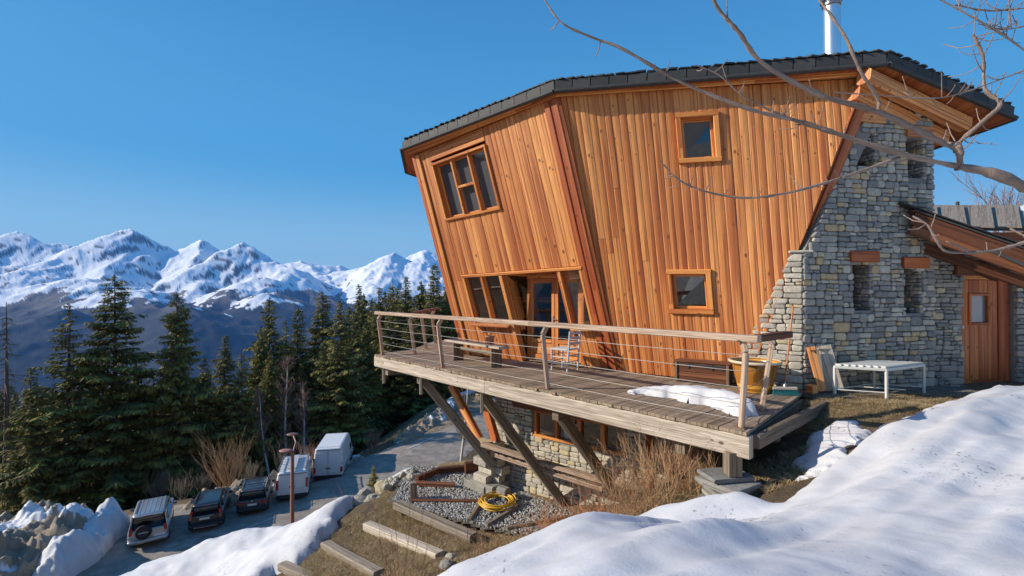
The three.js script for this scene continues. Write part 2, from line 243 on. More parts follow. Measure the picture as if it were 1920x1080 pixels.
// snow along the edge of the garden
const GS = [[-3.85, 12.7], [-4.2, 11.9], [-4.05, 11.3], [-4.5, 10.8], [-4.65, 10.35], [-5.2, 10.5], [-5.3, 9.9], [-5.0, 9.2], [-6.5, 8.6], [-9, 9], [-13, 9.5], [-13, 14.2], [-10, 14.3], [-7.6, 13.9], [-5.6, 13.0]];
structure('snow_bank', drape(GS, .09, (x, d, s) => land(x, d) + lip(s, .42, .5) + (s > 0 ? (fbm(x * 1.1, d * 1.8, 3) - .5) * .22 + (fbm(x * 5, d * 5, 3) - .5) * .06 : 0), { wobble: .2, wf: 1.6 }), snowM);
structure('snow_patch', drape([[-2.4, 7.4], [-2.0, 7.9], [-1.5, 7.95], [-.9, 7.5], [-.6, 6.9], [-1.2, 6.6], [-2.2, 6.8]], .06, (x, d, s) => land(x, d) + lip(s, .22, .3) + (s > 0 ? (fbm(x * 3, d * 3, 3) - .5) * .08 : 0), { wobble: .1 }), snowM);
// gravel yard, road, white lines
const GR = [[-2.75, 13.3], [-2.75, 11.15], [-1.6, 10.45], [-.7, 9.95], [.35, 9.5], [1.6, 9.2], [2.3, 9.9], [1.4, 10.9], [.2, 11.8], [-.4, 12.3], [-.9, 13.2]];
const gravelT = tex(512, 512, (u, v) => { const a = tn(u, v, 60, 60, 2), b = tn(u, v, 130, 130, 1), x = clamp((a * .5 + b * .5 - .5) * 2.6 + .5); return [lerp(70, 190, x), lerp(66, 184, x), lerp(60, 172, x)]; });
const gravelM = new THREE.MeshStandardMaterial({ map: rep(gravelT, .9, .9), color: col(.8, .77, .71), roughness: .95, bumpMap: rep(noiseB, 2.2, 2.2), bumpScale: .05 });
structure('gravel', drape(GR, .1, (x, d) => -3.17 + (fbm(x * 3, d * 3, 3) - .5) * .06, { skirt: -.2 }), gravelM);
structure('gravel', drape([[4.9, 7.75], [7.9, 7.95], [8.2, 8.75], [5.0, 8.35]], .08, (x, d) => land(x, d) + .02 + (fbm(x * 4, d * 4, 2) - .5) * .03, { wobble: .12 }), gravelM);
const ROADC = [[-27, 13], [-20, 20.5], [-15.2, 26.6], [-11.2, 33], [-7.4, 40], [-4.4, 47.5], [-1.6, 56], [2, 68]], ROADL = [11, 9, 8.6, 5.2, 3.4, 3, 3, 3], ROADR = [6, 6, 6, 5, 4.2, 3.6, 3.4, 3.4];
const roadY = (x, d) => land(x, d);
const roadP = (() => { const L = [], R = []; ROADC.forEach(([x, d], i) => { const a = ROADC[Math.max(0, i - 1)], b = ROADC[Math.min(ROADC.length - 1, i + 1)], t = new THREE.Vector2(b[0] - a[0], b[1] - a[1]).normalize(); L.push([x - t.y * ROADL[i], d + t.x * ROADL[i]]); R.push([x + t.y * ROADR[i], d - t.x * ROADR[i]]); }); return L.concat(R.reverse()); })();
const asphT = speck(15, 10, [140, 140, 140], [255, 255, 255]);
structure('road', drape(roadP, .35, (x, d, s) => land(x, d) + .07 + (s < .3 ? (s - .3) * .25 : 0), { wobble: .25, wf: .5 }), new THREE.MeshStandardMaterial({ map: rep(asphT, .23, .23), color: col(.50, .43, .355), roughness: .9, bumpMap: noiseB, bumpScale: .02 }));
const lineM = new THREE.MeshStandardMaterial({ color: col(.8, .79, .76), roughness: .85, map: rep(asphT, .5, .5) });
function roadLine(a, b, w) { const n = Math.ceil(Math.hypot(b[0] - a[0], b[1] - a[1]) / .4), t = new THREE.Vector2(b[0] - a[0], b[1] - a[1]).normalize(), pos = [], uv = [], idx = []; for (let i = 0; i <= n; i++) for (const s of [-1, 1]) { const x = lerp(a[0], b[0], i / n) + s * t.y * w / 2, d = lerp(a[1], b[1], i / n) - s * t.x * w / 2; pos.push(x, land(x, d) + .095, -d); uv.push(s * w, i * .4); if (i && s < 0) { const k = i * 2; idx.push(k - 2, k - 1, k, k - 1, k + 1, k); } } return geoFrom(pos, uv, idx); }
structure('road_line', roadLine([-19.6, 20.6], [-13.9, 28.4], .16), lineM);
structure('road_line', roadLine([-8.5, 39.4], [-7.0, 42.6], .22), lineM);
// earth and snow heaped along the far side of the road
function heap(name, P, hgt, seed, snowK, label) {
  const g = drape(P, .1, (x, d, s) => { const n = fbm(x * .7 + seed, d * .7, 4), m = ridged(x * 1.1 + seed, d * 1.1, 4); return land(x, d) + (s <= 0 ? -.15 : hgt * Math.pow(clamp(s / 1.6), .7) * (.35 + .95 * n) + (m - .45) * .7 * sstep(0, .7, s) + (fbm(x * 4.5, d * 4.5, 3) - .5) * .3 * sstep(0, .3, s)); }, {
    wobble: .35, wf: .9, color: (x, d, s) => { const n = fbm(x * .55 + seed * 3, d * .55, 3), f = fbm(x * 3 + seed, d * 3, 3), k = sstep(.04, -.03, n + (f - .5) * .35 - snowK), e = fbm(x * 5, d * 5, 3); return k > .5 ? [.80, .81, .83] : [lerp(.2, .46, e), lerp(.155, .37, e), lerp(.11, .27, e)]; }
  });
  return tag(mesh(numbered(name), g, new THREE.MeshStandardMaterial({ vertexColors: true, roughness: .92, bumpMap: rep(noiseB, .9, .9), bumpScale: .09 }), scene), label, 'heap');
}
heap('dirt_heap', [[-31, 19], [-24.4, 19.6], [-21.9, 21.1], [-21.2, 24.0], [-21.8, 26.6], [-23.5, 28], [-27, 28.5], [-33, 27]], 2.2, 4, .36, 'big heap of earth and dirty snow at the left edge of the parking');
heap('dirt_heap', [[-20.6, 29.6], [-17.6, 30.2], [-15.2, 33], [-13.4, 36.2], [-12.2, 39.5], [-13.6, 40.5], [-16, 37], [-18.8, 34], [-21.5, 32.4]], 1.3, 11, .36, 'earth bank with a snowy rim behind the dark parked cars');
heap('dirt_heap', [[-10, 41.5], [-8.6, 43], [-6.5, 48.5], [-4.6, 55.5], [-6, 57], [-8.6, 51], [-11, 44]], .9, 23, .34, 'low brown roadside bank beyond the tall white van');
{ const S = drape([[-20.7, 22.0], [-20.4, 24.2], [-21.3, 26.6], [-22.3, 28.2], [-23.4, 27.9], [-23.2, 25.8], [-22.9, 23.2], [-21.9, 21.6]], .1, (x, d, s) => land(x, d) + .06 + (s <= 0 ? -.3 + s : 1.5 * Math.sqrt(clamp(s / .9)) * (.55 + .8 * fbm(x * .9, d * .9))) + (fbm(x * 3, d * 3, 3) - .5) * .5, { wobble: .3, wf: .9 }); structure('snow_bank', S, snowM); }
structure('snow_bank', drape([[-7.6, 48], [-6.4, 52], [-5.2, 58], [-4.2, 63], [-4.9, 63.5], [-6.2, 58], [-7.4, 53], [-8.4, 49]], .25, (x, d, s) => land(x, d) + lip(s, .5, .7) + .25 * fbm(x, d), { wobble: .3, wf: .8 }), snowM);

// ---------------------------------------------------------------- mountains across the valley
{
  const pk = (px, py, d, k = .5, s = 1) => [(px - 960) / 900 * d, d, EYE + (548 - py) / 900 * d, k, s];
  const PK = [pk(245, 424, 9000, .66), pk(275, 447, 9100, .5), pk(200, 458, 8800, .45), pk(318, 458, 9300, .5), pk(378, 442, 9200, .68), pk(452, 442, 9000, .7), pk(425, 458, 9150, .5), pk(500, 482, 8900, .45), pk(35, 436, 8600, .5), pk(-40, 446, 8600, .45), pk(100, 455, 8700, .45), pk(150, 464, 8500, .42), pk(-160, 440, 8800, .4), pk(-330, 430, 9000, .4), pk(-520, 430, 9000, .4),
  pk(735, 466, 10200, .55), pk(690, 492, 10400, .4), pk(770, 482, 10100, .45), pk(800, 462, 12400, .62), pk(832, 480, 12500, .5), pk(880, 486, 12600, .5), pk(565, 484, 11200, .33), pk(600, 492, 11300, .33), pk(640, 500, 11600, .3), pk(1000, 480, 12600, .4),
  pk(60, 497, 6900, .30), pk(-60, 492, 6900, .30), pk(160, 508, 6700, .34), pk(225, 528, 6300, .36), pk(-200, 490, 7000, .3), pk(520, 540, 7300, .42), pk(470, 515, 7900, .45), pk(340, 560, 6000, .36), pk(600, 566, 7400, .4), pk(660, 548, 8600, .4), pk(760, 552, 8000, .36), pk(120, 575, 5300, .34)];
  const NA = 900, ND = 280, pos = [], idx = [], cl = [], hh = new Float32Array(NA * ND);
  const dd = j => 3400 * Math.pow(14500 / 3400, j / (ND - 1));
  const H = (x, d) => {
    const wx = x + (fbm(x / 800, d / 800, 4) - .5) * 520, wd = d + (fbm(x / 800 + 50, d / 800 + 9, 4) - .5) * 520; let m = -950;
    for (const p of PK) { const dx = (wx - p[0]) * .6 + (x - p[0]) * .4, dz = (wd - p[1]) * .6 + (d - p[1]) * .4, th = p[0] * .0031 + p[1] * .0017, ra = Math.abs(dx * Math.cos(th) + dz * Math.sin(th)), rb = Math.abs(dz * Math.cos(th) - dx * Math.sin(th)), r = .62 * (ra + rb * .8) + .3 * Math.hypot(dx, dz); const h = p[2] - p[3] * r * (1 + .10 * Math.min(1, r / 1500)); if (h > m - 45) { const k = 45, t = clamp(.5 + .5 * (h - m) / k); m = lerp(m, h, t) + k * t * (1 - t) * .5; } }
    const rel = clamp((m + 900) / 1100), R1 = ridged(x / 1500 + 7, d / 1500, 5) - .5, R2 = ridged(x / 420, d / 420 + 3, 4) - .5;
    return m + rel * (R1 * 170 + R2 * 70 + (ridged(x / 160 + 20, d / 160, 3) - .5) * 24);
  };
  for (let j = 0; j < ND; j++) for (let i = 0; i < NA; i++) { const d = dd(j), x = lerp(-1.7, .3, i / (NA - 1)) * d; hh[j * NA + i] = H(x, d); pos.push(x, hh[j * NA + i], -d); }
  for (let j = 0; j < ND; j++) for (let i = 0; i < NA; i++) {
    const k = j * NA + i, d = dd(j), x = pos[k * 3], y = hh[k], ia = Math.min(i + 1, NA - 1), ja = Math.min(j + 1, ND - 1);
    const sx = (hh[j * NA + ia] - y) / (2.0 * d / NA), sd = (hh[ja * NA + i] - y) / (dd(ja) - d || 1), sl = Math.hypot(sx, sd);
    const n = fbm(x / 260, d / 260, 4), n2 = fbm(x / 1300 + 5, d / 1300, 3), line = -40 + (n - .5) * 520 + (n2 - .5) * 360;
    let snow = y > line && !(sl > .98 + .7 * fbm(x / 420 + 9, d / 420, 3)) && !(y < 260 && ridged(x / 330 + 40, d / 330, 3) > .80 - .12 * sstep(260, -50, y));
    let c; if (snow) c = [.88, .89, .91]; else { const r = fbm(x / 120, d / 120, 3), f = sstep(-90, -330, y + (n - .5) * 420 + (n2 - .5) * 300); c = [lerp(lerp(.085, .17, r), .016, f), lerp(lerp(.075, .14, r), .022, f), lerp(lerp(.065, .115, r), .022, f)]; }  // low slopes darkened to a forest tone that also paints in their shade
    cl.push(...c);
  }
  for (let j = 0; j < ND - 1; j++) for (let i = 0; i < NA - 1; i++) { const a = j * NA + i; idx.push(a, a + 1, a + NA, a + 1, a + NA + 1, a + NA); }
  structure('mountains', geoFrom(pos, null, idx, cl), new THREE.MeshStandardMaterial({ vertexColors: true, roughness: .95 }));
}
// ---------------------------------------------------------------- the chalet
const chalet = thing('chalet', 'timber and stone chalet with larch walls leaning outwards over a terrace', 'house');
const W3 = (a, b, t) => a.clone().lerp(b, t);
const part = (name, geo, mat, parent = chalet) => mesh(name, geo, mat, parent);
const group = (name, parent = chalet) => { const g = new THREE.Group(); g.name = name; parent.add(g); return g; };
// key points in plan: wall feet on the terrace, wall heads under the eaves
const L0 = V(-1.25, 0, 12.8), M0 = V(2.24, 0, 10.1), R0 = V(4.22, 0, 8.63);
const A1 = at(776, 292, 12.45), B1 = at(1046, 180, 9.5), C1 = at(1625, 146, 8.3);
// a leaning wall: straight lines from foot to head; a runs along, t runs up
function facet(f0, f1, h0, h1) {
  const P = (a, t) => W3(W3(f0, f1, a), W3(h0, h1, a), t);
  const N = (a, t) => { const u = P(a + .01, t).sub(P(a - .01, t)), v = P(a, t + .01).sub(P(a, t - .01)); return u.cross(v).normalize(); };
  const inv = (px, py) => { let a = .5, t = .5; const pr = (a, t) => { const p = P(a, t); return [960 + 900 * p.x / -p.z, 548 - 900 * (p.y - EYE) / -p.z]; }; for (let i = 0; i < 25; i++) { const q = pr(a, t), qa = pr(a + 1e-3, t), qt = pr(a, t + 1e-3), j = [(qa[0] - q[0]) * 1e3, (qt[0] - q[0]) * 1e3, (qa[1] - q[1]) * 1e3, (qt[1] - q[1]) * 1e3], det = j[0] * j[3] - j[1] * j[2], ex = px - q[0], ey = py - q[1]; a += (ex * j[3] - ey * j[1]) / det; t += (-ex * j[2] + ey * j[0]) / det; } return [a, t]; };
  return { P, N, inv };
}
const left = facet(L0, M0, A1, B1);
const baseX = k => M0.clone().lerp(R0, k);
const right = facet(baseX(-.17), baseX(1.86), B1, C1);
// one plank between two rulings, rounded across
function plank(F, a0, a1, t0a, t1a, t0b, t1b, proud, seg = 4) {
  const prof = [[0, -.03], [0, .002], [.1, .010], [.5, .015], [.9, .008], [1, -.004], [1, -.03]], pos = [], uv = [], idx = [], R = rng(Math.floor(a0 * 99991 + t0a * 7919 + 3)), cu = Math.floor(R() * 6) / 6, v0 = R() * .35, n = prof.length;
  for (let i = 0; i <= seg; i++) for (const [k, z] of prof) { const t = lerp(lerp(t0a, t1a, i / seg), lerp(t0b, t1b, i / seg), k), a = lerp(a0, a1, k), p = F.P(a, t).addScaledVector(F.N(a, t), z + proud); pos.push(p.x, p.y, p.z); uv.push(cu + .01 + k * .146, v0 + t * 4.6); }
  for (let i = 0; i < seg; i++) for (let k = 0; k < n - 1; k++) { const b = i * n + k; idx.push(b, b + 1, b + n, b + 1, b + n + 1, b + n); }
  for (const i of [0, seg]) { const b = i * n; for (let k = 1; k < n - 1; k++) i ? idx.push(b, b + k, b + k + 1) : idx.push(b, b + k + 1, b + k); }
  return flat(geoFrom(pos, uv, idx));
}
function clad(F, name, edges, holes, trim, seed) {
  const g = group(name), R = rng(seed);
  for (let i = 0; i < edges.length - 1; i++) {
    const a0 = edges[i], a1 = edges[i + 1], am = (a0 + a1) / 2, cuts = holes.filter(h => am > h[0] && am < h[1]).sort((p, q) => p[2] - q[2]);
    const lo0 = trim(a0), lo1 = trim(a1); if (Math.min(lo0, lo1) > .985) continue; let s = null; const mat = siding[Math.floor(R() * siding.length)];
    const runs = []; let from = -1; for (const c of cuts) { runs.push([from, c[2]]); from = c[3]; } runs.push([from, 1]);
    for (const [r0, r1] of runs) {
      const b0 = r0 < 0 ? lo0 : Math.max(lo0, r0), b1 = r0 < 0 ? lo1 : Math.max(lo1, r0); if (r1 - Math.max(b0, b1) < .01 && r1 - Math.min(b0, b1) < .02) continue;
      const pr = (R() - .5) * .012; let cut = r1 - b0 > .6 && R() < .4 ? lerp(b0, r1, .3 + .4 * R()) : 0;
      if (cut && cut > Math.max(b0, b1) + .05) { part('plank', plank(F, a0, a1, b0, cut, b1, cut, pr), mat, g); part('plank', plank(F, a0, a1, cut + .0012, r1, cut + .0012, r1, pr + .001), siding[Math.floor(R() * siding.length)], g); }
      else part('plank', plank(F, a0, a1, b0, Math.max(r1, b0 + .002), b1, Math.max(r1, b1 + .002), pr), mat, g);
    }
  }
  return g;
}
const cuts = (n, seed, a = 0, b = 1) => { const R = rng(seed), w = Array.from({ length: n }, () => .72 + .56 * R()), s = w.reduce((x, y) => x + y); let x = 0; return [a, ...w.map(v => a + (b - a) * (x += v) / s)]; };
const snap = (E, x) => E.reduce((p, c) => Math.abs(c - x) < Math.abs(p - x) ? c : p);
// ---- left wall
const EL = cuts(25, 31), hole = (F, E, p, q, r) => { const u = F.inv(...p), v = F.inv(...q), w = F.inv(...r); return [snap(E, u[0]), snap(E, v[0]), w[1], (u[1] + v[1]) / 2]; };
const fix = (E, x) => { const i = E.indexOf(snap(E, x)); E[i] = x; return x; };
const upW = (() => { const bl = left.inv(836, 412), br = left.inv(947, 394), tl = left.inv(806, 306); return [snap(EL, (bl[0] + tl[0]) / 2), snap(EL, br[0]), (bl[1] + br[1]) / 2, left.inv(860, 288)[1]]; })();
const strip = (() => { const tl = left.inv(866, 512), tr = left.inv(1093, 501); return [fix(EL, tl[0]), fix(EL, tr[0]), .0, (tl[1] + tr[1]) / 2]; })();
const sillT = left.inv(920, 607)[1];
const mull = [left.inv(914, 560)[0], left.inv(960, 590)[0], left.inv(1062, 560)[0]];
const topBand = left.inv(850, 264)[1];
clad(left, 'left_wall', EL, [[upW[0], upW[1], upW[2], 1], [strip[0], strip[1], -.5, strip[3]]], () => 0, 77);
{ // boards laid flat above the upper window
  const g = group('window_head_boards'), ts = [upW[3] + .012, lerp(upW[3], topBand, .5), topBand, 1.0];
  for (let i = 0; i < 3; i++) { const a0 = upW[0], a1 = upW[1], p0 = left.P(a0, (ts[i] + ts[i + 1]) / 2), p1 = left.P(a1, (ts[i] + ts[i + 1]) / 2), n = left.N(.3, .8), h = left.P(.2, ts[i + 1]).distanceTo(left.P(.2, ts[i])) - .006; part('plank', bar(p0, p1, .05, h, { up: left.P(.2, 1).sub(left.P(.2, .5)).normalize(), c: .012 }), siding[[0, 2, 6][i]], g); }
}
// plank field under the left windows and beside the chair
clad(left, 'lower_left_panel', EL.filter(a => a >= strip[0] - 1e-6 && a <= snap(EL, mull[1]) + 1e-6), [[-1, 2, sillT, 2]], () => 0, 78);
clad(left, 'lower_right_panel', EL.filter(a => a >= snap(EL, mull[2]) - 1e-6 && a <= strip[1] + 1e-6), [[-1, 2, sillT, 2]], () => 0, 79);
// ---- right wall, cut off along the slanted corner beside the masonry
const ER = cuts(37, 57);
const fin0 = R0, fin1 = C1, finDir = fin1.clone().sub(fin0), finN = new THREE.Vector3().crossVectors(finDir, new THREE.Vector3(.5, 0, -.86)).normalize();
const trimR = a => { let lo = 0; const side = t => right.P(a, t).sub(fin0).dot(finN); const s1 = side(1); for (let i = 0; i <= 200; i++) { const t = i / 200; if (Math.sign(side(t)) === Math.sign(right.P(.3, .5).sub(fin0).dot(finN))) return t; } return 1; };
const rw = (x0, x1, y0, y1) => { const a = right.inv(x0, (y0 + y1) / 2)[0], b = right.inv(x1, (y0 + y1) / 2)[0], xm = (x0 + x1) / 2; return [snap(ER, a), snap(ER, b), right.inv(xm, y1)[1], right.inv(xm, y0)[1]]; };
const W1 = rw(1276, 1356, 210, 305), W2 = rw(1250, 1332, 505, 588);
clad(right, 'right_wall', ER, [W1, W2], trimR, 91);
// trims: corner posts, slanted edge
const nL = left.N(.5, .5), nR = right.N(.3, .5);
const upL = left.P(1, 1).sub(left.P(1, 0)).normalize();
for (const [k, w] of [[-.02, .15], [-.058, .13]]) part('corner_board', bar(left.P(1 + k, -.005).addScaledVector(nL, .035), left.P(1 + k, .995).addScaledVector(nL, .035), w, .05, { up: nL }), MAT.larchRed);
part('corner_board', bar(left.P(1.0, 0).addScaledVector(nL, .0).addScaledVector(nR, .005), left.P(1.0, .995).addScaledVector(nR, .005), .11, .06, { up: nR }), MAT.larchDark);
for (const [k, w, m] of [[.006, .14, 'larchRed'], [.035, .13, 'larch']]) part('corner_board', bar(left.P(k, -.01).addScaledVector(nL, .04), left.P(k, .995).addScaledVector(nL, .04), w, .05, { up: nL }), MAT[m]);
{ const o = new THREE.Vector3(.075, 0, .07); part('edge_board', bar(fin0.clone().addScaledVector(finDir, .445).add(o), fin1.clone().add(o), .17, .06, { up: new THREE.Vector3(.2, 0, .98) }), MAT.larchRed); part('edge_board', bar(fin0.clone().addScaledVector(finDir, .45), fin1, .28, .04, { up: finN }), MAT.larchDark); }
// ---- windows
function windowIn(F, r, o) {
  const [a0, a1, t0, t1] = r, w = group('window'), n = F.N((a0 + a1) / 2, (t0 + t1) / 2), up = F.P(a0, t1).sub(F.P(a0, t0)).normalize();
  const q = (a, t, z) => F.P(lerp(a0, a1, a), lerp(t0, t1, t)).addScaledVector(n, z), th = o.th || .05, depth = o.depth || .2, pr = o.proud ?? .05, zm = (pr - depth) / 2, hh = pr + depth;
  const acr = F.P(a1, t0).sub(F.P(a0, t0)).normalize(), W = F.P(a1, t0).distanceTo(F.P(a0, t0)), H = F.P(a0, t1).distanceTo(F.P(a0, t0));
  const b = (x0, y0, x1, y1, ww, z, hd, name, mat) => part(name, bar(q(x0, y0, z), q(x1, y1, z), ww, hd, { up: n }), mat, w);
  const e = th / 2 / W, f = th / 2 / H;
  b(0 + e, f * 2, 0 + e, 1 - f * 2, th, zm, hh, 'jamb', o.mat || MAT.honey); b(1 - e, f * 2, 1 - e, 1 - f * 2, th, zm, hh, 'jamb', o.mat || MAT.honey);
  b(0, f, 1, f, th, zm + .004, hh + .012, 'sill', o.mat || MAT.honey); b(0, 1 - f, 1, 1 - f, th, zm + .003, hh + .006, 'head', o.mat || MAT.honey);
  if (o.casing) { const c = o.casing, ce = c / 2 / W, cf = c / 2 / H; for (const s of [0, 1]) { b(s ? 1 + ce : -ce, -cf * 2, s ? 1 + ce : -ce, 1 + cf * 2, c, .045, .05, 'casing', MAT.larchDark); b(0, s ? 1 + cf : -cf, 1, s ? 1 + cf : -cf, c, .044, .05, 'casing', MAT.larchDark); } }
  const zs = -depth * .55, sw = o.sash || .055, se = sw / 2 / W + e * 2, sf = sw / 2 / H + f * 2;
  const xs = [0, ...(o.mull || []), 1];
  for (const x of o.mull || []) b(x, f * 2, x, 1 - f * 2, o.mw || .06, zs + .05, o.md || .14, 'mullion', MAT.honey);
  for (const [x0, x1, y] of o.bars || []) b(x0, y, x1, y, .06, zs + .05, .12, 'transom', MAT.honey);
  if (o.sash !== 0) { b(se, f * 2, se, 1 - f * 2, sw, zs, .06, 'sash', MAT.honey); b(1 - se, f * 2, 1 - se, 1 - f * 2, sw, zs, .06, 'sash', MAT.honey); b(se, sf, 1 - se, sf, sw, zs, .058, 'sash', MAT.honey); b(se, 1 - sf, 1 - se, 1 - sf, sw, zs, .058, 'sash', MAT.honey); }
  for (let i = 0; i < xs.length - 1; i++) { const A = q(xs[i], f, zs), B = q(xs[i + 1], f, zs), C = q(xs[i + 1], 1 - f, zs), D = q(xs[i], 1 - f, zs); part('pane', geoFrom([A, B, C, A, C, D].flatMap(v => v.toArray()), [0, 0, 1, 0, 1, 1, 0, 0, 1, 1, 0, 1]), glassM, w); }
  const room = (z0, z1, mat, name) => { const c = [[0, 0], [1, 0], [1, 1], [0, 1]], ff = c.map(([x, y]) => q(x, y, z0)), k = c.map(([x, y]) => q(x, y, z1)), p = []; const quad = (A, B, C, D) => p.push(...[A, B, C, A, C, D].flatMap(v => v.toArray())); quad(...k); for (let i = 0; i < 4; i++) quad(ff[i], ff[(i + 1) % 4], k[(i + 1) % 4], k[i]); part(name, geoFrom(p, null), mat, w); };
  room(-depth - .002, -depth - (o.room || 1.2), roomM, 'room'); if (o.grey_panel) { const z = -depth * .55 - .05, A = q(.02, .02, z), B = q(.98, .02, z), C = q(.98, .98, z), D = q(.02, .98, z); part('grey_panel', geoFrom([A, B, C, A, C, D].flatMap(v => v.toArray()), null), greyPanelM, w); }  // optional plain grey sheet close behind the panes
  return w;
}
windowIn(left, upW, { th: .06, depth: .2, proud: .06, mull: [.35, .66], bars: [[.35, .66, .5]], grey_panel: true, sash: .045 });
windowIn(right, W1, { th: .09, depth: .2, proud: .07, sash: .05 });
windowIn(right, W2, { th: .09, depth: .2, proud: .07, sash: .05 });
// strip of slanting windows and the recessed terrace door
{
  const [a0, a1, , t1] = strip, n = nL, q = (a, t, z) => left.P(a, t).addScaledVector(n, z), g = group('window_strip');
  part('head', bar(q(a0, t1 - .008, .0), q(a1, t1 - .008, .0), .07, .16, { up: n }), MAT.honey, g);
  part('jamb', bar(q(a0 + .012, sillT, -.02), q(a0 + .012, t1 - .016, -.02), .07, .16, { up: n }), MAT.honey, g);
  part('jamb', bar(q(a1 - .012, sillT, -.02), q(a1 - .012, t1 - .016, -.02), .07, .16, { up: n }), MAT.honey, g);
  part('mullion', bar(q(mull[0], sillT, -.02), q(mull[0], t1 - .016, -.02), .08, .15, { up: n }), MAT.honey, g);
  part('mullion', bar(q(mull[1], 0, -.01), q(mull[1], t1 - .016, -.01), .10, .2, { up: n }), MAT.larch, g);
  part('mullion', bar(q(mull[2], sillT * .7, -.01), q(mull[2], t1 - .016, -.01), .09, .18, { up: n }), MAT.larch, g);
  part('sill', bar(q(a0 + .005, sillT, .06), q(mull[1] - .012, sillT, .06), .05, .30, { up: n }), MAT.pine, g);
  part('sill', bar(q(mull[2] + .012, sillT, .06), q(a1 - .005, sillT, .06), .05, .30, { up: n }), MAT.pine, g);
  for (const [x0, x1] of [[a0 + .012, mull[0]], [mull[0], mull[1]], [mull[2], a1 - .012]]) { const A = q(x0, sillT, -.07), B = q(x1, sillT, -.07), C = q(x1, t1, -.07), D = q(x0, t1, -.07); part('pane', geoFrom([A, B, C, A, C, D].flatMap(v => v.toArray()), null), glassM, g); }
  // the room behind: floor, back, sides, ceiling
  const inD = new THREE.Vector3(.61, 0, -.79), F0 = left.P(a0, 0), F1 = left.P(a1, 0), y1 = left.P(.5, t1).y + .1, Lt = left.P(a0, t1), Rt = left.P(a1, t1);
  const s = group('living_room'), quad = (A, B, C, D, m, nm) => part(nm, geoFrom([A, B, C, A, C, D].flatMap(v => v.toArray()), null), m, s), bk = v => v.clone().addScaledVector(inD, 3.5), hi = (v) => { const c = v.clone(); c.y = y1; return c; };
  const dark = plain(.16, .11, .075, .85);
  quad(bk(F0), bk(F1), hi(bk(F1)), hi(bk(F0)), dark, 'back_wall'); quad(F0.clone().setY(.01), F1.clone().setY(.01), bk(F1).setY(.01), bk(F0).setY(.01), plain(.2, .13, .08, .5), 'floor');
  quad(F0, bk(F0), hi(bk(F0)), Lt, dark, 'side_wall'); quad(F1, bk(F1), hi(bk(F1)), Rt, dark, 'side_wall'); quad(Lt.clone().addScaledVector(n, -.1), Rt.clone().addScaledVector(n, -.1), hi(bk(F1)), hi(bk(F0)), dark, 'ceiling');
  // timber ties and a table in the room
  part('tie_beam', bar(F0.clone().addScaledVector(inD, 1.2).setY(1.45), F1.clone().addScaledVector(inD, 1.2).setY(1.45), .12, .16), MAT.beam, s);
  for (const k of [.25, .6]) part('inner_post', bar(W3(F0, F1, k).addScaledVector(inD, 1.6), W3(F0, F1, k - .15).addScaledVector(inD, 1.6).setY(2.0), .1, .1), MAT.larch, s);
  part('table', merge([block(W3(F0, F1, .22).addScaledVector(inD, 1.0).setY(.72), 1.3, .05, .7, .66), block(W3(F0, F1, .16).addScaledVector(inD, 1.0), .08, .72, .5, .66), block(W3(F0, F1, .28).addScaledVector(inD, 1.0), .08, .72, .5, .66)]), MAT.beamDark, s);
  // upright double door set back in the recess
  const d0 = left.P(mull[1] + .012, 0).addScaledVector(inD, .14), d1 = left.P(mull[2] - .0, 0).addScaledVector(inD, .14), along = d1.clone().sub(d0).normalize(), D = group('terrace_door'), DH = 1.98, up = new THREE.Vector3(0, 1, 0), dn = inD.clone().negate();
  const wD = d0.distanceTo(d1), dp = (x, y, z = 0) => d0.clone().addScaledVector(along, x).setY(y).addScaledVector(dn, z), db = (x0, y0, x1, y1, w, z, h, nm, m = MAT.honey) => part(nm, bar(dp(x0, y0, z), dp(x1, y1, z), w, h, { up: dn }), m, D);
  db(.04, .03, .04, DH, .08, 0, .11, 'frame'); db(wD - .04, .03, wD - .04, DH, .08, 0, .11, 'frame'); db(0, DH + .05, wD, DH + .05, .1, 0, .115, 'frame'); db(0, .015, wD, .015, .03, .03, .2, 'threshold', MAT.greyDark);
  const mid = wD * .5;
  for (const [x0, x1] of [[.08, mid - .003], [mid + .003, wD - .08]]) {
    db(x0 + .045, .06, x0 + .045, DH - .005, .09, .01, .06, 'stile'); db(x1 - .045, .06, x1 - .045, DH - .005, .09, .01, .06, 'stile'); db(x0 + .09, DH - .06, x1 - .09, DH - .06, .1, .01, .058, 'rail'); db(x0 + .09, .12, x1 - .09, .12, .12, .01, .058, 'rail'); db(x0 + .09, .5, x1 - .09, .5, .09, .01, .058, 'rail');
    db(x0 + .09, .32, x1 - .09, .32, .27, .0, .03, 'door_panel', MAT.larch);
    const A = dp(x0 + .08, .54, .01), B = dp(x1 - .08, .54, .01), C = dp(x1 - .08, DH - .1, .01), E = dp(x0 + .08, DH - .1, .01); part('pane', geoFrom([A, B, C, A, C, E].flatMap(v => v.toArray()), null), glassM, D);
  }
  part('handle', merge([bar(dp(mid - .04, .92, .05), dp(mid - .04, 1.1, .05), .03, .02), bar(dp(mid - .05, 1.02, .08), dp(mid + .07, 1.02, .08), .02, .02)]), steel, D);
  // glazed cheeks of the recess
  for (const [m, x] of [[mull[1] + .012, 0], [mull[2] - .012, wD]]) {
    const a = dp(x, .05), b = dp(x, DH + .08), c = left.P(m, t1 - .015).addScaledVector(n, -.08), a2 = left.P(m, .02).addScaledVector(n, -.08);
    part('pane', geoFrom([a, a2, c, a, c, b].flatMap(v => v.toArray()), null), glassM, D); part('rail', bar(b, c, .05, .06), MAT.honey, D);
  }
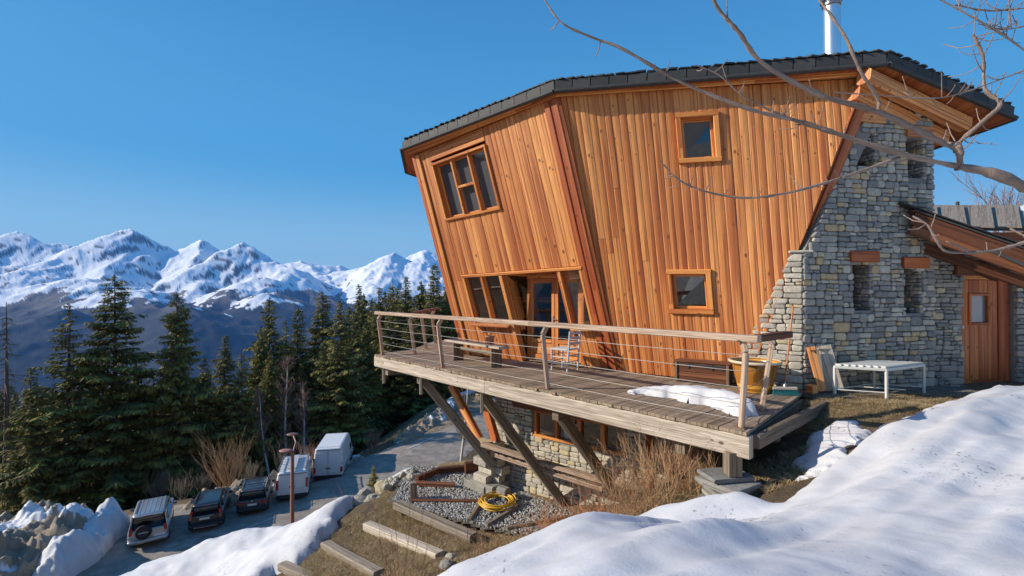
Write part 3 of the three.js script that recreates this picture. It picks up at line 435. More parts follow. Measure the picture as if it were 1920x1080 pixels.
  const ct = left.P(mull[1], t1 - .012).addScaledVector(n, -.06), ct2 = left.P(mull[2], t1 - .012).addScaledVector(n, -.06); const A = dp(0, DH + .1), B = dp(wD, DH + .1); part('recess_ceiling', geoFrom([A, B, ct2, A, ct2, ct].flatMap(v => v.toArray()), [0, 0, 1, 0, 1, .6, 0, 0, 1, .6, 0, .6]), MAT.larch, D);
}
// ---- eaves, fascia, roof
const RA = at(755, 262, 12.3), RB = at(1040, 147, 9.35), RC = at(1665, 92, 7.95), RD = at(1903, 196, 8.75), RE = V(9.1, 5.0, 11.4), RF = V(8.2, 5.6, 17.5), RG = V(-1.5, 5.6, 18), RH = V(-3.1, 5.45, 14.2);
const rim = [RA, RB, RC, RD, RE, RF, RG, RH], apex = V(3.6, 6.55, 13.2), down = new THREE.Vector3(0, -1, 0);
{
  const roof = group('roof'), R = rng(8);
  const pos = [], uv = []; for (let i = 0; i < 8; i++) { const a = rim[i].clone().setY(rim[i].y - .03), b = rim[(i + 1) % 8].clone().setY(rim[(i + 1) % 8].y - .03); for (const v of [a, b, apex]) { pos.push(v.x, v.y, v.z); uv.push(v.x, v.z); } }
  part('roof_covering', geoFrom(pos, uv), zincs[1], roof);
  const sp = []; for (let i = 0; i < 8; i++) for (const v of [rim[i], rim[(i + 1) % 8], V(3.6, 5.3, 13.2)]) sp.push(v.x, v === rim[i] || v === rim[(i + 1) % 8] ? v.y - .27 : v.y, v.z);
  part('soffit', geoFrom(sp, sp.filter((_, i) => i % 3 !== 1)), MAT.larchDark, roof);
  for (let e = 0; e < 8; e++) {
    const a = rim[e], b = rim[(e + 1) % 8], L = a.distanceTo(b), n = Math.round(L / (e < 4 ? .34 : 1.2)), dir = b.clone().sub(a).normalize(), out = new THREE.Vector3().crossVectors(dir, new THREE.Vector3(0, 1, 0)).normalize();
    for (let i = 0; i < n; i++) { const p0 = W3(a, b, i / n + .0015), p1 = W3(a, b, (i + 1) / n - .0015); p0.y -= .13; p1.y -= .13; part('fascia_panel', bar(p0, p1, .03, .20, { c: .004 }), zincs[Math.floor(R() * 3)], roof); }
    const g0 = a.clone().addScaledVector(out, .03), g1 = b.clone().addScaledVector(out, .03); g0.y -= .25; g1.y -= .25; part('gutter', bar(g0, g1, .10, .07, { c: .025 }), zincs[1], roof);
    if (e < 4) { const m = Math.round(L / .19); for (let i = 0; i < m; i++) { const p = W3(a, b, (i + .5) / m), up = apex.clone().sub(p).normalize(), s = .14 + R() * .05, q0 = p.clone().addScaledVector(out, .02 + R() * .02), q1 = p.clone().addScaledVector(up, .45); q0.y += -.012 + R() * .02; q1.y += .02; part('shingle', bar(q0, q1, s, .018 + R() * .012, { c: .003 }), zincs[Math.floor(R() * 3)], roof); } }
  }
  // boards closing the gap from wall head to eave
  const head = [[A1, B1, RA, RB], [B1, C1, RB, RC]];
  for (const [w0, w1, r0, r1] of head) {
    const k = (w, r, t, dy) => { const p = W3(w, r, t); p.y = lerp(w.y, r.y - .28, t) + dy; return p; };
    part('frieze_board', bar(k(w0, r0, .5, .06), k(w1, r1, .5, .06), .05, .2, { c: .01 }), MAT.honey, roof);
    const A = k(w0, r0, 0, .02), B = k(w1, r1, 0, .02), C = k(w1, r1, 1, .02), D = k(w0, r0, 1, .02); part('eave_board', geoFrom([A, B, C, A, C, D].flatMap(v => v.toArray()), [0, 0, 0, 5, .3, 5, 0, 0, .3, 5, .3, 0]), MAT.larch, roof);
  }
  // heavy purlins under the right-hand eave
  for (const [z, y, h, m] of [[.16, -.40, .26, 'pine'], [.36, -.60, .26, 'larch']]) { const ins = new THREE.Vector3(-.24, 0, -.97), p0 = RC.clone().addScaledVector(ins, z).add(new THREE.Vector3(-.28, y, .07)), p1 = RD.clone().addScaledVector(ins, z).add(new THREE.Vector3(-.55 - z, y + .1, 0)); part('purlin', bar(p0, p1, .24, h, { c: .05 }), MAT[m], roof); }
  // flue
  const fp = at(1562, 40, 9.8), fl = (y0, y1, r, m, nm, dx = 0) => part(nm, tube([V(fp.x + dx, y0, 9.8), V(fp.x + dx, y1, 9.8)], r, 20), m, chalet);
  fl(5.6, 7.56, .15, plain(.85, .85, .86, .34, { metalness: 1 }), 'flue_pipe'); fl(7.5, 7.54, .17, steel, 'flue_collar'); fl(7.6, 7.72, .2, steel, 'flue_cowl');
  part('flue_casing', block(V(fp.x + .17, 5.6, 9.95), .1, 1.98, .2), MAT.beam);
}
// ---- rubble masonry
const stones = [];
function rubble(name, O, U, N, v0, v1, spans, o = {}) {
  const g = group(name), R = rng(o.seed || 1), UP = new THREE.Vector3(0, 1, 0), W = (u, v, z) => O.clone().addScaledVector(U, u).addScaledVector(UP, v).addScaledVector(N, z);
  const hmax = (o.hmax || .2) * .76, wmax = (o.wmax || .36) * .84, leaves = [];
  const split = (a, b, c, d) => { const w = b - a, h = d - c; if (h > hmax * (.75 + .5 * R()) && h > w * .34) { const k = c + h * (.34 + .32 * R()); split(a, b, c, k); split(a, b, k, d); } else if (w > wmax * (.7 + .6 * R()) || w > h * 3.4) { const k = a + w * (.34 + .32 * R()); split(a, k, c, d); split(k, b, c, d); } else if (h > hmax * 1.25) { const k = c + h * (.4 + .2 * R()); split(a, b, c, k); split(a, b, k, d); } else leaves.push([a, b, c, d]); };
  const ext = spans(v0 + .01).concat(spans((v0 + v1) / 2), spans(v1 - .02)); split(Math.min(...ext.map(s => s[0])), Math.max(...ext.map(s => s[1])), v0, v1);
  for (const [c0, c1, b0, t0] of leaves) {
    const vm = (b0 + t0) / 2, S = spans(vm), Sb = spans(b0 + .004), St = spans(t0 - .004);
    for (let k = 0; k < S.length; k++) {
      const same = Sb.length === S.length && St.length === S.length, sb = same ? Sb[k] : S[k], st = same ? St[k] : S[k]; if (Math.min(c1, S[k][1]) - Math.max(c0, S[k][0]) < .07) continue;
      const gap = .003 + R() * .004, L0_ = Math.max(c0, sb[0]) + gap, L1_ = Math.max(c0, st[0]) + gap, R0_ = Math.max(L0_ + .02, Math.min(c1, sb[1]) - gap), R1_ = Math.max(L1_ + .02, Math.min(c1, st[1]) - gap), b = b0 + gap, t = t0 - gap; if (t - b < .025) continue;
      const c = Math.min(.04, (t - b) * .3, (R0_ - L0_) * .3), j = () => (R() - .5) * .016, cj = () => c * (.25 + R() * .95);
      const P = [[L0_ + cj(), b + j()], [R0_ - cj(), b + j()], [R0_ + j() * .6, b + cj()], [R1_ + j() * .6, t - cj()], [R1_ - cj(), t + j()], [L1_ + cj(), t + j()], [L1_ + j() * .6, t - cj()], [L0_ + j() * .6, b + cj()]];
      const cx = (L0_ + R0_ + L1_ + R1_) / 4, cy = (b + t) / 2, pr = .01 + R() * .03, dep = -.06, pos = [], uv = [], uo = R() * 9, vo = R() * 9, tx = (R() - .5) * .07, ty = (R() - .5) * .12;
      const put = (x, y, z) => { const p = W(x, y, z); pos.push(p.x, p.y, p.z); uv.push(x + uo, y + vo + z); }, zin = (x, y) => pr + (x - cx) * tx + (y - cy) * ty, ins = (p, k) => [lerp(p[0], cx, k), lerp(p[1], cy, k)];
      const kk = .12 + .1 * R();
      for (let i = 0; i < 8; i++) {
        const A = P[i], B = P[(i + 1) % 8], a = ins(A, kk), q = ins(B, kk), za = zin(...a), zb = zin(...q), eA = zin(...A) - .014, eB = zin(...B) - .014;
        put(cx, cy, pr + .004); put(a[0], a[1], za); put(q[0], q[1], zb);
        put(a[0], a[1], za); put(A[0], A[1], eA); put(B[0], B[1], eB); put(a[0], a[1], za); put(B[0], B[1], eB); put(q[0], q[1], zb);
        put(A[0], A[1], eA); put(A[0], A[1], dep); put(B[0], B[1], dep); put(A[0], A[1], eA); put(B[0], B[1], dep); put(B[0], B[1], eB);
      }
      const ctr = W(cx, cy, 0), dist = -ctr.z, tones = o.tones || [0, 0, 1, 2, 3, 5, 7, 7, 4, 9, 9, 1, 6, 5, 8]; stones.push({ g, geo: geoFrom(pos, uv), mat: tones[Math.floor(R() * tones.length)], size: (dist > 1 ? (R0_ - L0_) * (t - b) / dist / dist : 0) * (o.weight || 1) });
    }
  }
  return g;
}
// solid core behind the stones: outline in (u, v) extruded inwards
function core(g, O, U, N, P, depth, mat = mortarM, z0 = -.03, holes = []) {
  const sh = new THREE.Shape(P.map(p => new THREE.Vector2(...p))); for (const h of holes) sh.holes.push(new THREE.Path(h.map(p => new THREE.Vector2(...p))));
  const ge = new THREE.ExtrudeGeometry(sh, { depth, bevelEnabled: false }), m = new THREE.Matrix4().makeBasis(U, new THREE.Vector3(0, 1, 0), N).setPosition(O.clone().addScaledVector(N, z0 - depth)); ge.applyMatrix4(m); part('wall_core', flat(ge), mat, g);
}
const wallAxes = (p, q) => { const U = q.clone().sub(p).setY(0).normalize(), N = new THREE.Vector3().crossVectors(U, new THREE.Vector3(0, 1, 0)); return [U, N]; };
const rect = (a, b, c, d) => [[a, c], [b, c], [b, d], [a, d]];
{
  // tower wall on the shaded side
  const S0 = V(4.966, 0, 8.2), S1 = V(7.66, 0, 8.75), [U, N0] = wallAxes(S0, S1), N = N0, LW = S0.distanceTo(S1);
  const uOf = (px) => { const k = (px - 960) / 900; const s = (k * -S0.z - S0.x) / (U.x - k * -U.z); return s; };        // along the wall from a bearing
  const vOf = (px, py) => { const s = uOf(px), d = -(S0.z + U.z * s); return EYE + (548 - py) / 900 * d; };
  const u470 = uOf(1508) + .02, uTop = uOf(1640), vTop = vOf(1640, 172), vR = vOf(1760, 228), uE = uOf(1752);
  const win = [[1600, 1634, 492, 585], [1697, 1728, 503, 590], [1608, 1645, 230, 314], [1702, 1736, 258, 336]].map(([a, b, c, d]) => [uOf(a), uOf(b), vOf((a + b) / 2, d), vOf((a + b) / 2, c)]);
  const leftEdge = v => v < 2.34 ? 0 : lerp(u470, uTop, (v - 2.34) / (vTop - 2.34));
  const topAt = u => lerp(vTop, vR, (u - uTop) / (uE - uTop));
  const spans = v => { let a = leftEdge(v), b = uE; if (v > vR) b = Math.min(b, lerp(uE, uTop, (v - vR) / (vTop - vR))); const S = [[a, b]]; for (const w of win) if (v > w[2] && v < w[3]) { const last = S.findIndex(s => s[0] < w[0] && s[1] > w[1]); if (last >= 0) { const s = S[last]; S.splice(last, 1, [s[0], w[0]], [w[1], s[1]]); } } return S.filter(s => s[1] > s[0]).sort((p, q) => p[0] - q[0]); };
  const g = rubble('tower_wall', S0, U, N, -.35, vTop, spans, { seed: 12, weight: 1.4 });
  core(g, S0, U, N, [[0, -.6], [uE, -.6], [uE, vR], [uTop, vTop], [u470, 2.34], [0, 2.34]], .42, mortarM, -.025, win.map(w => rect(w[0], w[1], w[2], w[3])));
  for (const [i, w] of win.entries()) {
    const wd = group('window'), q = (u, v, z) => S0.clone().addScaledVector(U, u).setY(v).addScaledVector(N, z);
    if (i < 2) part('lintel', bar(q(w[0] - .1, w[3] + .1, .015), q(w[1] + .1, w[3] + .1, .015), .12, .2, { c: .012 }), MAT.larchRed, wd); else part('lintel', bar(q(w[0] - .06, w[3] + .1, .015), q(w[1] + .12, w[3] + .1, .015), .12, .2, { c: .012 }), MAT.larch, wd);
    part('jamb', bar(q(w[0] + .025, w[2], -.2), q(w[0] + .025, w[3], -.2), .04, .3, { up: N }), MAT.larchRed, wd); part('sill', bar(q(w[0], w[2] + .012, -.16), q(w[1], w[2] + .012, -.16), .3, .025), plain(.2, .21, .22, .8), wd);
    const A = q(w[0], w[2], -.36), B = q(w[1], w[2], -.36), C = q(w[1], w[3], -.36), D = q(w[0], w[3], -.36); part('pane', geoFrom([A, B, C, A, C, D].flatMap(v => v.toArray()), null), glassM, wd);
    const rr = rubble('reveal', q(w[1], 0, 0), N.clone().negate(), U.clone().negate(), w[2] + .02, w[3], () => [[0, .33]], { seed: 40 + i, hmin: .08, hmax: .14, wmin: .12, wmax: .3, weight: .15 });
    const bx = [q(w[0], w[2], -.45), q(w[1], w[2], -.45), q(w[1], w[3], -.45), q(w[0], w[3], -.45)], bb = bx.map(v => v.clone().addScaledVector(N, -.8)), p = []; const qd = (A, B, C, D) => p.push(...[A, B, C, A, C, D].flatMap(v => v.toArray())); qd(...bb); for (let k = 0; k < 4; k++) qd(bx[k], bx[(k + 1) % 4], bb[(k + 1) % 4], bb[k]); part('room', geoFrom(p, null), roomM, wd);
  }
  // lit end of the buttress
  const E0 = S0, E1 = R0.clone().add(new THREE.Vector3(-.35, 0, -.2)), Ue = E0.clone().sub(E1).setY(0).normalize(), Ne = new THREE.Vector3().crossVectors(Ue, new THREE.Vector3(0, 1, 0)), LE = E0.distanceTo(E1);
  const eSpan = v => [[lerp(.05, LE - .16, clamp(v / 2.34)), LE]];
  const ge = rubble('buttress', E1, Ue, Ne, -.6, 2.31, eSpan, { seed: 5, hmin: .11, hmax: .18, wmin: .2, wmax: .42, tones: [2, 8, 5, 8, 4, 0, 2, 8], weight: 1.6 });
  core(ge, E1, Ue, Ne, [[0, -.9], [LE - .01, -.9], [LE - .01, 2.33], [LE - .18, 2.33], [.02, 0]], .35);
  part('cap_stone', bar(E0.clone().addScaledVector(Ue, -.22).addScaledVector(Ne, -.1).setY(2.35), E0.clone().addScaledVector(U, .16).addScaledVector(Ne, -.08).setY(2.35), .3, .04, { c: .01 }), stoneMats[8], ge);
  // lower wing with the entrance door
  const Q0 = V(7.62, 0, 8.82), Q1 = V(11.5, 0, 9.25), [Uq, Nq] = wallAxes(Q0, Q1), uq = px => { const k = (px - 960) / 900; return (k * -Q0.z - Q0.x) / (Uq.x - k * -Uq.z); }, dq = px => -(Q0.z + Uq.z * uq(px)), vq = (px, py) => EYE + (548 - py) / 900 * dq(px);
  const dA = uq(1806), dB = uq(1904), dT = vq(1850, 516), wt = u => lerp(2.55, 2.2, clamp(u / 1.6));
  const gq = rubble('wing_wall', Q0, Uq, Nq, -.3, 2.55, v => v < dT ? [[0, dA], [dB, 3.2]] : v < dT + .2 ? [[0, dA - .22], [dB + .25, 3.2]] : [[0, 3.2]], { seed: 19, hmin: .08, hmax: .16, wmin: .2, wmax: .5, tones: [1, 3, 9, 7, 3, 0, 9, 1, 4, 7] });
  core(gq, Q0, Uq, Nq, rect(-.2, 3.3, -.5, 2.6), .3, mortarM, -.03, [rect(dA, dB, -.1, dT)]);
  const q = (u, v, z) => Q0.clone().addScaledVector(Uq, u).setY(v).addScaledVector(Nq, z), D = group('entrance_door');
  part('lintel', bar(q(dA - .22, dT + .1, .01), q(dB + .4, dT + .1, .01), .16, .2, { c: .015 }), MAT.beam, D);
  const doorM = wood(larchM, col(.8, .58, .42), .5, .002), dz = -.14, ds = dB - dA, b = (u0, v0, u1, v1, w, z, h, nm, m) => part(nm, bar(q(dA + u0, v0, z), q(dA + u1, v1, z), w, h, { up: Nq }), m, D), bot = -.1;
  b(ds - .13, bot, ds - .13, dT, .22, dz, .1, 'frame', MAT.larchRed); b(.03, bot, .03, dT - .08, .06, dz, .1, 'frame', MAT.larch); b(0, dT - .04, ds - .24, dT - .04, .08, dz, .1, 'frame', MAT.larch);
  const lw = ds - .30, n = 4; for (let i = 0; i < n; i++) { const x = .06 + lw * (i + .5) / n; if (i === 0 || i === n - 1) b(x, bot + .1, x, dT - .09, lw / n - .006, dz, .05, 'door_board', doorM); else { b(x, bot + .1, x, 1.05, lw / n - .006, dz, .05, 'door_board', doorM); b(x, 1.62, x, dT - .09, lw / n - .006, dz, .05, 'door_board', doorM); } }
  b(.06, bot + .05, .06 + lw, bot + .05, .09, dz + .005, .06, 'kick_rail', MAT.larchRed);
  { const x0 = .06 + lw / n, x1 = .06 + lw * (n - 1) / n; b(x0, 1.04, x0, 1.63, .05, dz + .02, .06, 'sash', MAT.larchRed); b(x1, 1.04, x1, 1.63, .05, dz + .02, .06, 'sash', MAT.larchRed); b(x0, 1.06, x1, 1.06, .045, dz + .021, .06, 'sash', MAT.larchRed); b(x0, 1.61, x1, 1.61, .045, dz + .021, .06, 'sash', MAT.larchRed); b(x0 + .02, 1.335, x1 - .02, 1.335, .52, dz - .01, .008, 'pane', new THREE.MeshPhysicalMaterial({ color: col(.18, .19, .21), roughness: .06, clearcoat: 1 })); }
  part('door_handle', merge([bar(q(dA + .08, 1.0, dz + .07), q(dA - .04, 1.0, dz + .07), .025, .025), bar(q(dA + .08, 1.0, dz), q(dA + .08, 1.0, dz + .07), .03, .05)]), steel, D);
  part('door_back', bar(q(dA, .95, -.25), q(dB, .95, -.25), .05, 2.2, { up: new THREE.Vector3(0, 1, 0) }), roomM, D);
  // lamp over the door and a bell plate
  const lp = q(dA + ds * .5, dT + .12, .1); const lamp = group('door_lamp'); part('bracket', merge([block(q(dA + ds * .5 - .12, dT + .03, .13), .12, .17, .08), tube(smooth([q(dA + ds * .5 - .1, dT + .18, .14), q(dA + ds * .5 - .02, dT + .25, .2), q(dA + ds * .5 + .04, dT + .18, .22)], 8), .015, 6)]), plain(.03, .03, .035, .6), lamp);
  part('shade', new THREE.LatheGeometry([[.02, .2], [.045, .19], [.06, .1], [.115, .02], [.12, 0], [.11, 0], [.05, .1], [.02, .18]].map(p => new THREE.Vector2(...p)), 18).translate(...q(dA + ds * .5 + .05, dT - .02, .22).toArray()), plain(.035, .02, .025, .55), lamp);
  part('bell_plate', bar(q(dA - .26, .98, .035), q(dA - .17, .98, .035), .07, .02, { up: Nq }), plain(.35, .36, .35, .6), chalet);
  // porch roof sloping down over the entrance
  const pr = group('porch_roof'), v0 = at(1712, 395, 8.45), v1 = at(1990, 492, 7.75);
  const back = new THREE.Vector3(.25, .12, -1.9), along = v1.clone().sub(v0);
  const pp = [v0, v1, v1.clone().add(back), v0.clone().add(back)], lid = []; const up = new THREE.Vector3(0, .05, 0); 
  for (let i = 0; i < 8; i++) { const a = W3(pp[0], pp[3], i / 8), c = W3(pp[1], pp[2], i / 8), a2 = W3(pp[0], pp[3], (i + 1) / 8 - .01), c2 = W3(pp[1], pp[2], (i + 1) / 8 - .01); part('roof_board', bar(W3(a, a2, .5), W3(c, c2, .5), a.distanceTo(a2), .03, { up: new THREE.Vector3(.2, 1, 0) }), MAT.beamDark, pr); }
  part('roof_sheet', bar(W3(pp[0], pp[3], .5).addScaledVector(up, .7), W3(pp[1], pp[2], .5).addScaledVector(up, .7), 2.02, .02, { up: new THREE.Vector3(.2, 1, 0) }), zincs[0], pr);
  const dn = (v, y, z) => v.clone().add(new THREE.Vector3(0, y, z)); part('verge_board', bar(dn(v0, -.13, .0), dn(v1, -.13, .0), .04, .22, { c: .008 }), MAT.beamDark, pr); part('verge_board', bar(dn(v0, -.32, -.05), dn(v1, -.30, -.05), .1, .17, { c: .01 }), MAT.beam, pr); part('rafter', bar(dn(v0, -.42, -.45), dn(v1, -.36, -.45), .1, .18), MAT.beamDark, pr); part('rafter', bar(dn(v0, -.2, -1.0), dn(v1, -.2, -1.0), .1, .18), MAT.beamDark, pr);
  part('drip_edge', bar(dn(v0, .01, .03), dn(v1, .01, .03), .06, .03), zincs[1], pr); part('gutter', bar(dn(v0, -.5, .05).lerp(v1, .55), dn(v1, -.36, .1), .08, .05, { c: .02 }), zincs[2], pr);
  // ---- lower storey under the terrace
  const K0 = V(-.41, 0, 12.15), K1 = V(4.3, 0, 8.5), [Uk, Nk] = wallAxes(K0, K1), uk = px => { const k = (px - 960) / 900; return (k * -K0.z - K0.x) / (Uk.x - k * -Uk.z); }, vk = (px, py) => EYE + (548 - py) / 900 * -(K0.z + Uk.z * uk(px));
  const ow = [uk(1000), uk(1172), vk(1085, 836), vk(1000, 768)];
  const gk = rubble('base_wall', K0, Uk, Nk, -3.5, -.35, v => v > ow[2] && v < ow[3] ? [[0, ow[0]], [ow[1], 4.6]] : [[0, 4.6]], { seed: 33, tones: [2, 5, 8, 2, 8, 8, 0, 5, 4, 2, 8], hmin: .1, hmax: .21, wmin: .18, wmax: .45, weight: .8 });
  core(gk, K0, Uk, Nk, rect(0, 4.6, -3.8, -.3), .4, mortarM, -.03, [rect(ow[0], ow[1], ow[2], ow[3])]);
  const gs = rubble('base_side_wall', V(-.41, 0, 12.15).addScaledVector(Nk, -2.2), Nk, Uk.clone().negate(), -3.5, -.35, () => [[0, 2.2]], { seed: 34, tones: [2, 5, 8, 0], hmin: .12, hmax: .22, weight: .05 }); core(gs, V(-.41, 0, 12.15).addScaledVector(Nk, -2.2), Nk, Uk.clone().negate(), rect(0, 2.2, -3.8, -.3), .2);
  const k = (u, v, z) => K0.clone().addScaledVector(Uk, u).setY(v).addScaledVector(Nk, z), bw = group('window');
  part('lintel', bar(k(ow[0] - .55, ow[3] + .12, .02), k(ow[1] + .4, ow[3] + .12, .02), .2, .22, { c: .05 }), MAT.beam, bw);
  const kb = (u0, v0, u1, v1, w, z, h, nm, m = MAT.honey) => part(nm, bar(k(u0, v0, z), k(u1, v1, z), w, h, { up: Nk }), m, bw), ww = ow[1] - ow[0];
  kb(ow[0], ow[2] + .03, ow[1], ow[2] + .03, .06, -.06, .16, 'sill'); kb(ow[0], ow[3] - .03, ow[1], ow[3] - .03, .06, -.08, .1, 'head'); for (const x of [.015, .26, .52, .77, .985]) kb(ow[0] + ww * x, ow[2] + .06, ow[0] + ww * x, ow[3] - .06, x > .1 && x < .9 ? .1 : .07, -.08, .12, 'mullion');
  for (let i = 0; i < 4; i++) { const x = [.015, .26, .52, .77, .985], A = k(ow[0] + ww * x[i], ow[2], -.1), B = k(ow[0] + ww * x[i + 1], ow[2], -.1), C = k(ow[0] + ww * x[i + 1], ow[3], -.1), E = k(ow[0] + ww * x[i], ow[3], -.1); part('pane', geoFrom([A, B, C, A, C, E].flatMap(v => v.toArray()), null), glassM, bw); }
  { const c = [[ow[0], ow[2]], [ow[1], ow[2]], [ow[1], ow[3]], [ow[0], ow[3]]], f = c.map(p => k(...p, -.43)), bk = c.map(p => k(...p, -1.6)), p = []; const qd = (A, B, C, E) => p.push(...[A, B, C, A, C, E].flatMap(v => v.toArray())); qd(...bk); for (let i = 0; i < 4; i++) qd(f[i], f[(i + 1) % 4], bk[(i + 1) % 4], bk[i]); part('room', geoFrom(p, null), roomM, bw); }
  part('poster', bar(k(ow[0] + ww * .31, ow[2] + .2, -.2), k(ow[0] + ww * .47, ow[2] + .24, -.2), .01, .36, { up: new THREE.Vector3(0, 1, 0) }), plain(.42, .62, .68, .8), bw);
  part('base_post', bar(k(ow[1] + .55, -2.6, .05), k(ow[1] + .5, -.3, .05), .14, .12), MAT.larchRed); 
  // slanting red post at the near corner of the base and the truss rails along it
  part('corner_post', bar(at(932, 832, 11.7), at(905, 742, 12.0), .14, .2), MAT.larchRed);
  const t0 = at(905, 832, 11.35), t1 = at(1130, 900, 9.75), t2 = at(930, 852, 11.3), t3 = at(1130, 916, 9.75);
  const tr = group('truss_rail'); part('top_chord', bar(t0, t1, .16, .09, { c: .01 }), MAT.rail, tr); part('bottom_chord', bar(t2, t3, .1, .09, { c: .01 }), MAT.rail, tr);
  const zz = []; for (let i = 0; i <= 22; i++) zz.push(W3(i % 2 ? t0 : t2, i % 2 ? t1 : t3, .05 + i / 24).add(new THREE.Vector3(0, 0, .02))); part('lattice_rod', tube(zz, .014, 5), plain(.04, .04, .045, .6, { metalness: .6 }), tr);
  // hidden sides of the house
  const heads = [A1, V(-2.3, 5.2, 14.0), V(-1.0, 5.3, 17.2), V(7.6, 5.2, 16.8), V(8.1, 4.6, 10.6), V(7.66, 4.5, 8.9)], foot = [L0, V(-1.0, 0, 14.2), V(0, 0, 16.6), V(7.2, 0, 16.2), V(7.9, 0, 10.6), V(7.6, 0, 8.9)];
  const bp = [], bu = []; for (let i = 0; i < 5; i++) { const a = heads[i], c = heads[i + 1], e = foot[i].clone().setY(i < 3 ? -.3 : -1.5), f = foot[i + 1].clone().setY(i < 2 ? -.3 : -1.5); for (const [v, x, y] of [[e, 0, 0], [f, 3, 0], [c, 3, 5], [e, 0, 0], [c, 3, 5], [a, 0, 5]]) { bp.push(v.x, v.y, v.z); bu.push(x, y); } } part('rear_wall', geoFrom(bp, bu), siding[1]);
  { const F = [L0, M0, R0, ...foot.slice(1).reverse()], sh = new THREE.Shape(F.map(v => new THREE.Vector2(v.x, -v.z))), ge = new THREE.ExtrudeGeometry(sh, { depth: .2, bevelEnabled: false }); ge.rotateX(-Math.PI / 2); ge.translate(0, -.32, 0); part('floor_slab', flat(ge), MAT.greyDark); }
  part('rear_base_wall', merge([bar(V(1.3, -2.1, 14), V(0.6, -2.1, 16), .3, 3.4), bar(V(.6, -2.1, 16), V(7, -2.1, 15.8), .3, 3.4)]), mortarM);
}
stones.sort((p, q) => q.size - p.size);
{ const rest = new Map(); stones.forEach((s, i) => { if (i < 300) part('stone', s.geo, stoneMats[s.mat], s.g); else { if (!rest.has(s.g)) rest.set(s.g, {}); (rest.get(s.g)[s.mat] ||= []).push(s.geo); } });
  for (const [g, by] of rest) { const gs = [], tint = []; for (const [m, list] of Object.entries(by)) for (const x of list) { const c = stoneTones[m], n = x.attributes.position.count, a = new Float32Array(n * 3); for (let i = 0; i < n; i++) a.set(c, i * 3); x.setAttribute('color', new THREE.BufferAttribute(a, 3)); gs.push(x); } const r = part('small_stones', mergeGeometries(gs), new THREE.MeshStandardMaterial({ vertexColors: true, map: stoneMats[0].map, bumpMap: stoneMats[0].bumpMap, bumpScale: .012, roughness: .88 }), g); r.userData.kind = 'stuff'; } }
console.log('stones', stones.length);
setBase(chalet, V(3.5, -.1, 10));
